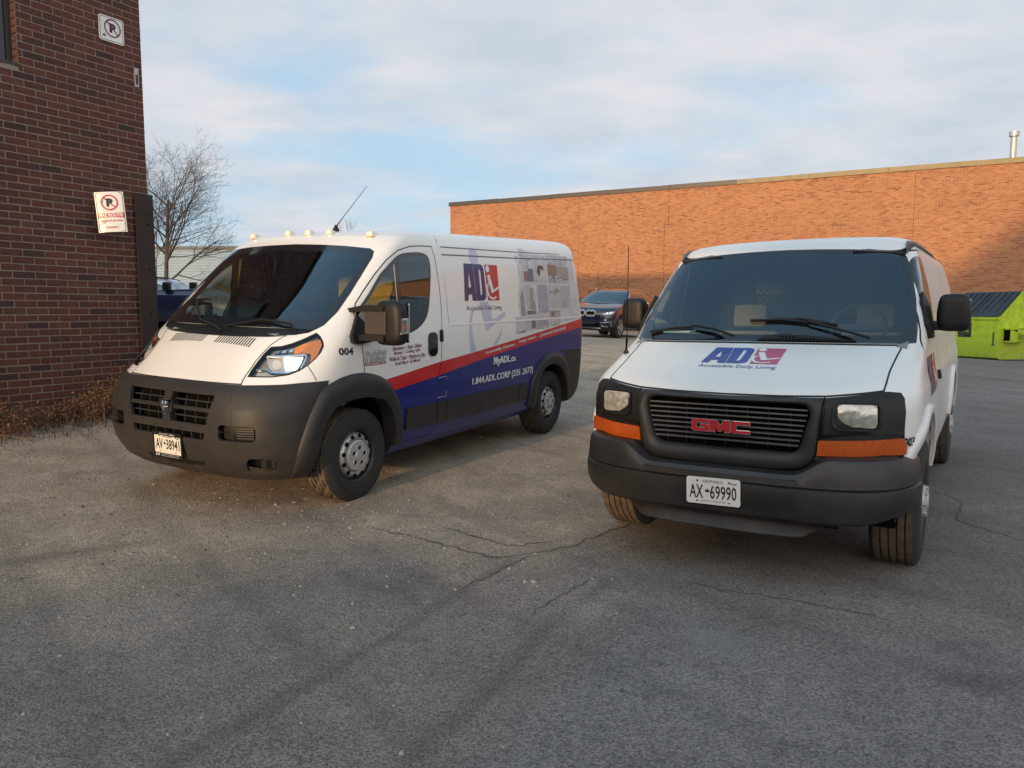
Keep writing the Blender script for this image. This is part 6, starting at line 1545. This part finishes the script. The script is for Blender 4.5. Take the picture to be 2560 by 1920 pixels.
for xx in (0, -3.55):
    for pr in ('L', 'Rt'):
        q = [(xx+a, c) for a, c in ia]+[(xx-.56,.2),(xx+.56,.2)]
        bmesh.ops.delete(S.bm, geom=[f for f in S.carve(q, pr, nmin=.05) if f.is_valid and abs(f.calc_center_median().y) > .4], context='FACES')
        arch(S, [(xx+a, c) for a, c in oa], [(xx+a, c) for a, c in ia], pr, 'wheel_arch_trim', 'chrome', PT, bulge=.05, lip=.06)
    for sg in (1, -1): spoke_wheel(PT, xx, sg*.99, sg, .42, .28)
sw = [(-1.95,1.40),(-2.35,1.74),(-2.8,1.78),(-3.5,1.76),(-3.6,1.40)]
for pr in ('L', 'Rt'): S.take(S.carve(sw, pr), 'side_window', ['car_glass'], PT)
S.take(S.carve(sym([(0,1.37),(.78,1.39),(.70,1.76),(0,1.80)]), 'F', cond=lambda c: c.x > -2.8), 'windscreen', ['car_glass'], PT)
for sg in (1, -1):
    m = MB(); m.box((-1.02,sg*.86,1.28), (-.84,sg*1.08,1.50), bev=.06); m.build('door_mirror', 'black_plastic', PT, sm=50)
m = MB(); m.tube([(-.62,.80,1.25),(-.64,.80,2.05)], .009, 5); m.build('aerial', 'void', PT)
m = MB(); m.box((-4.2,-.8,.5), (.8,.8,.75)); m.build('underbody', 'underbody', PT)
S.finish('body', B_, PT)
# ------------------------------------------------------------------ pale shed far behind, bare trees
mat('pale_siding', (.22,.30,.37), .7); mat('shed_trim', (.10,.11,.12), .6)
t_ = thing('metal_shed', 'large pale metal-clad building far beyond the bare tree', 'building', loc=(-60, 78, .5))
for k in range(26):
    m = MB(); m.prism([(0,k*.28),(.05,k*.28+.02),(.0,k*.28+.27)], 0, 58, axis=0); m.v = [(x, -y, z) for x, y, z in m.v]; m.build('siding_panel', 'pale_siding', t_)
m = MB(); m.box((0,0,0), (58,25,7.28)); m.build('wall', 'pale_siding', t_); m = MB(); m.box((-.2,-.25,7.28), (58.2,25,7.55)); m.build('eaves', 'shed_trim', t_)
mat('bark', (.075,.060,.050), .95, noise=(6,.3)); mat('twig', (.060,.046,.040), .95)
def tree(loc, h, seed, label, lean=(0,0), tr=.16, spread=1.0, gnum=7):
    T = thing('bare_tree', label, 'tree', loc=loc); r = random.Random(seed); tk = MB(); br = MB()
    def grow(p, d, ln, rd, lv, mb):
        n = 5 if lv < 3 else 3; pts = [p]; rs = [rd]; q = p.copy(); dd = d.copy()
        for i in range(n):
            jt = .10 if lv else .025; dd = (dd+Vector((r.gauss(0,jt), r.gauss(0,jt), r.gauss(.05,.05)))).normalized(); q = q+dd*ln/n; pts.append(q.copy()); rs.append(rd*(1-.55*(i+1)/n))
        mb.tube(pts, rs, 7 if lv == 0 else 4 if lv < 3 else 3, cap=False)
        if lv >= 5 or rd < .003: return
        k = (gnum, 6, 5, 4, 3)[lv]
        for j in range(k):
            t = (.35 if lv == 0 else .22)+(.98-(.35 if lv == 0 else .22))*(j+r.random()*.6)/k; i = min(n-1, int(t*n)); s = pts[i].lerp(pts[i+1], t*n-i)
            az = j*2.4+r.uniform(-.5,.5); side = Vector((math.cos(az), math.sin(az), 0)); ax = dd; side = (side-ax*side.dot(ax)).normalized(); an = rad(r.uniform(28, 58)*spread)
            nd_ = (ax*math.cos(an)+side*math.sin(an)+Vector((0,0,.10))).normalized(); grow(s, nd_, ln*r.uniform(.50,.66)*(1.15-.35*t), max(.0035, rs[i]*.52), lv+1, br)
    grow(Vector((0,0,0)), Vector((lean[0], lean[1], 1)).normalized(), h, tr, 0, tk)
    tk.build('trunk', 'bark', T, fix=False, sm=50); br.build('branches', 'twig', T, fix=False, kind='stuff'); return T
tree((-15.3, 34.0, .75), 5.6, 31, 'bare winter tree with wide spreading branches beyond the parked cars', tr=.12, spread=1.15, gnum=13)
tree((-16.0, 34.6, .75), 4.4, 5, 'slimmer bare tree leaning left, close beside the spreading bare tree', lean=(-.25,0), tr=.10, gnum=5)
tree((-12.6, 60, .8), 4.9, 8, 'small far bare treetop seen just above the left van roof', tr=.06, gnum=3, spread=.6)
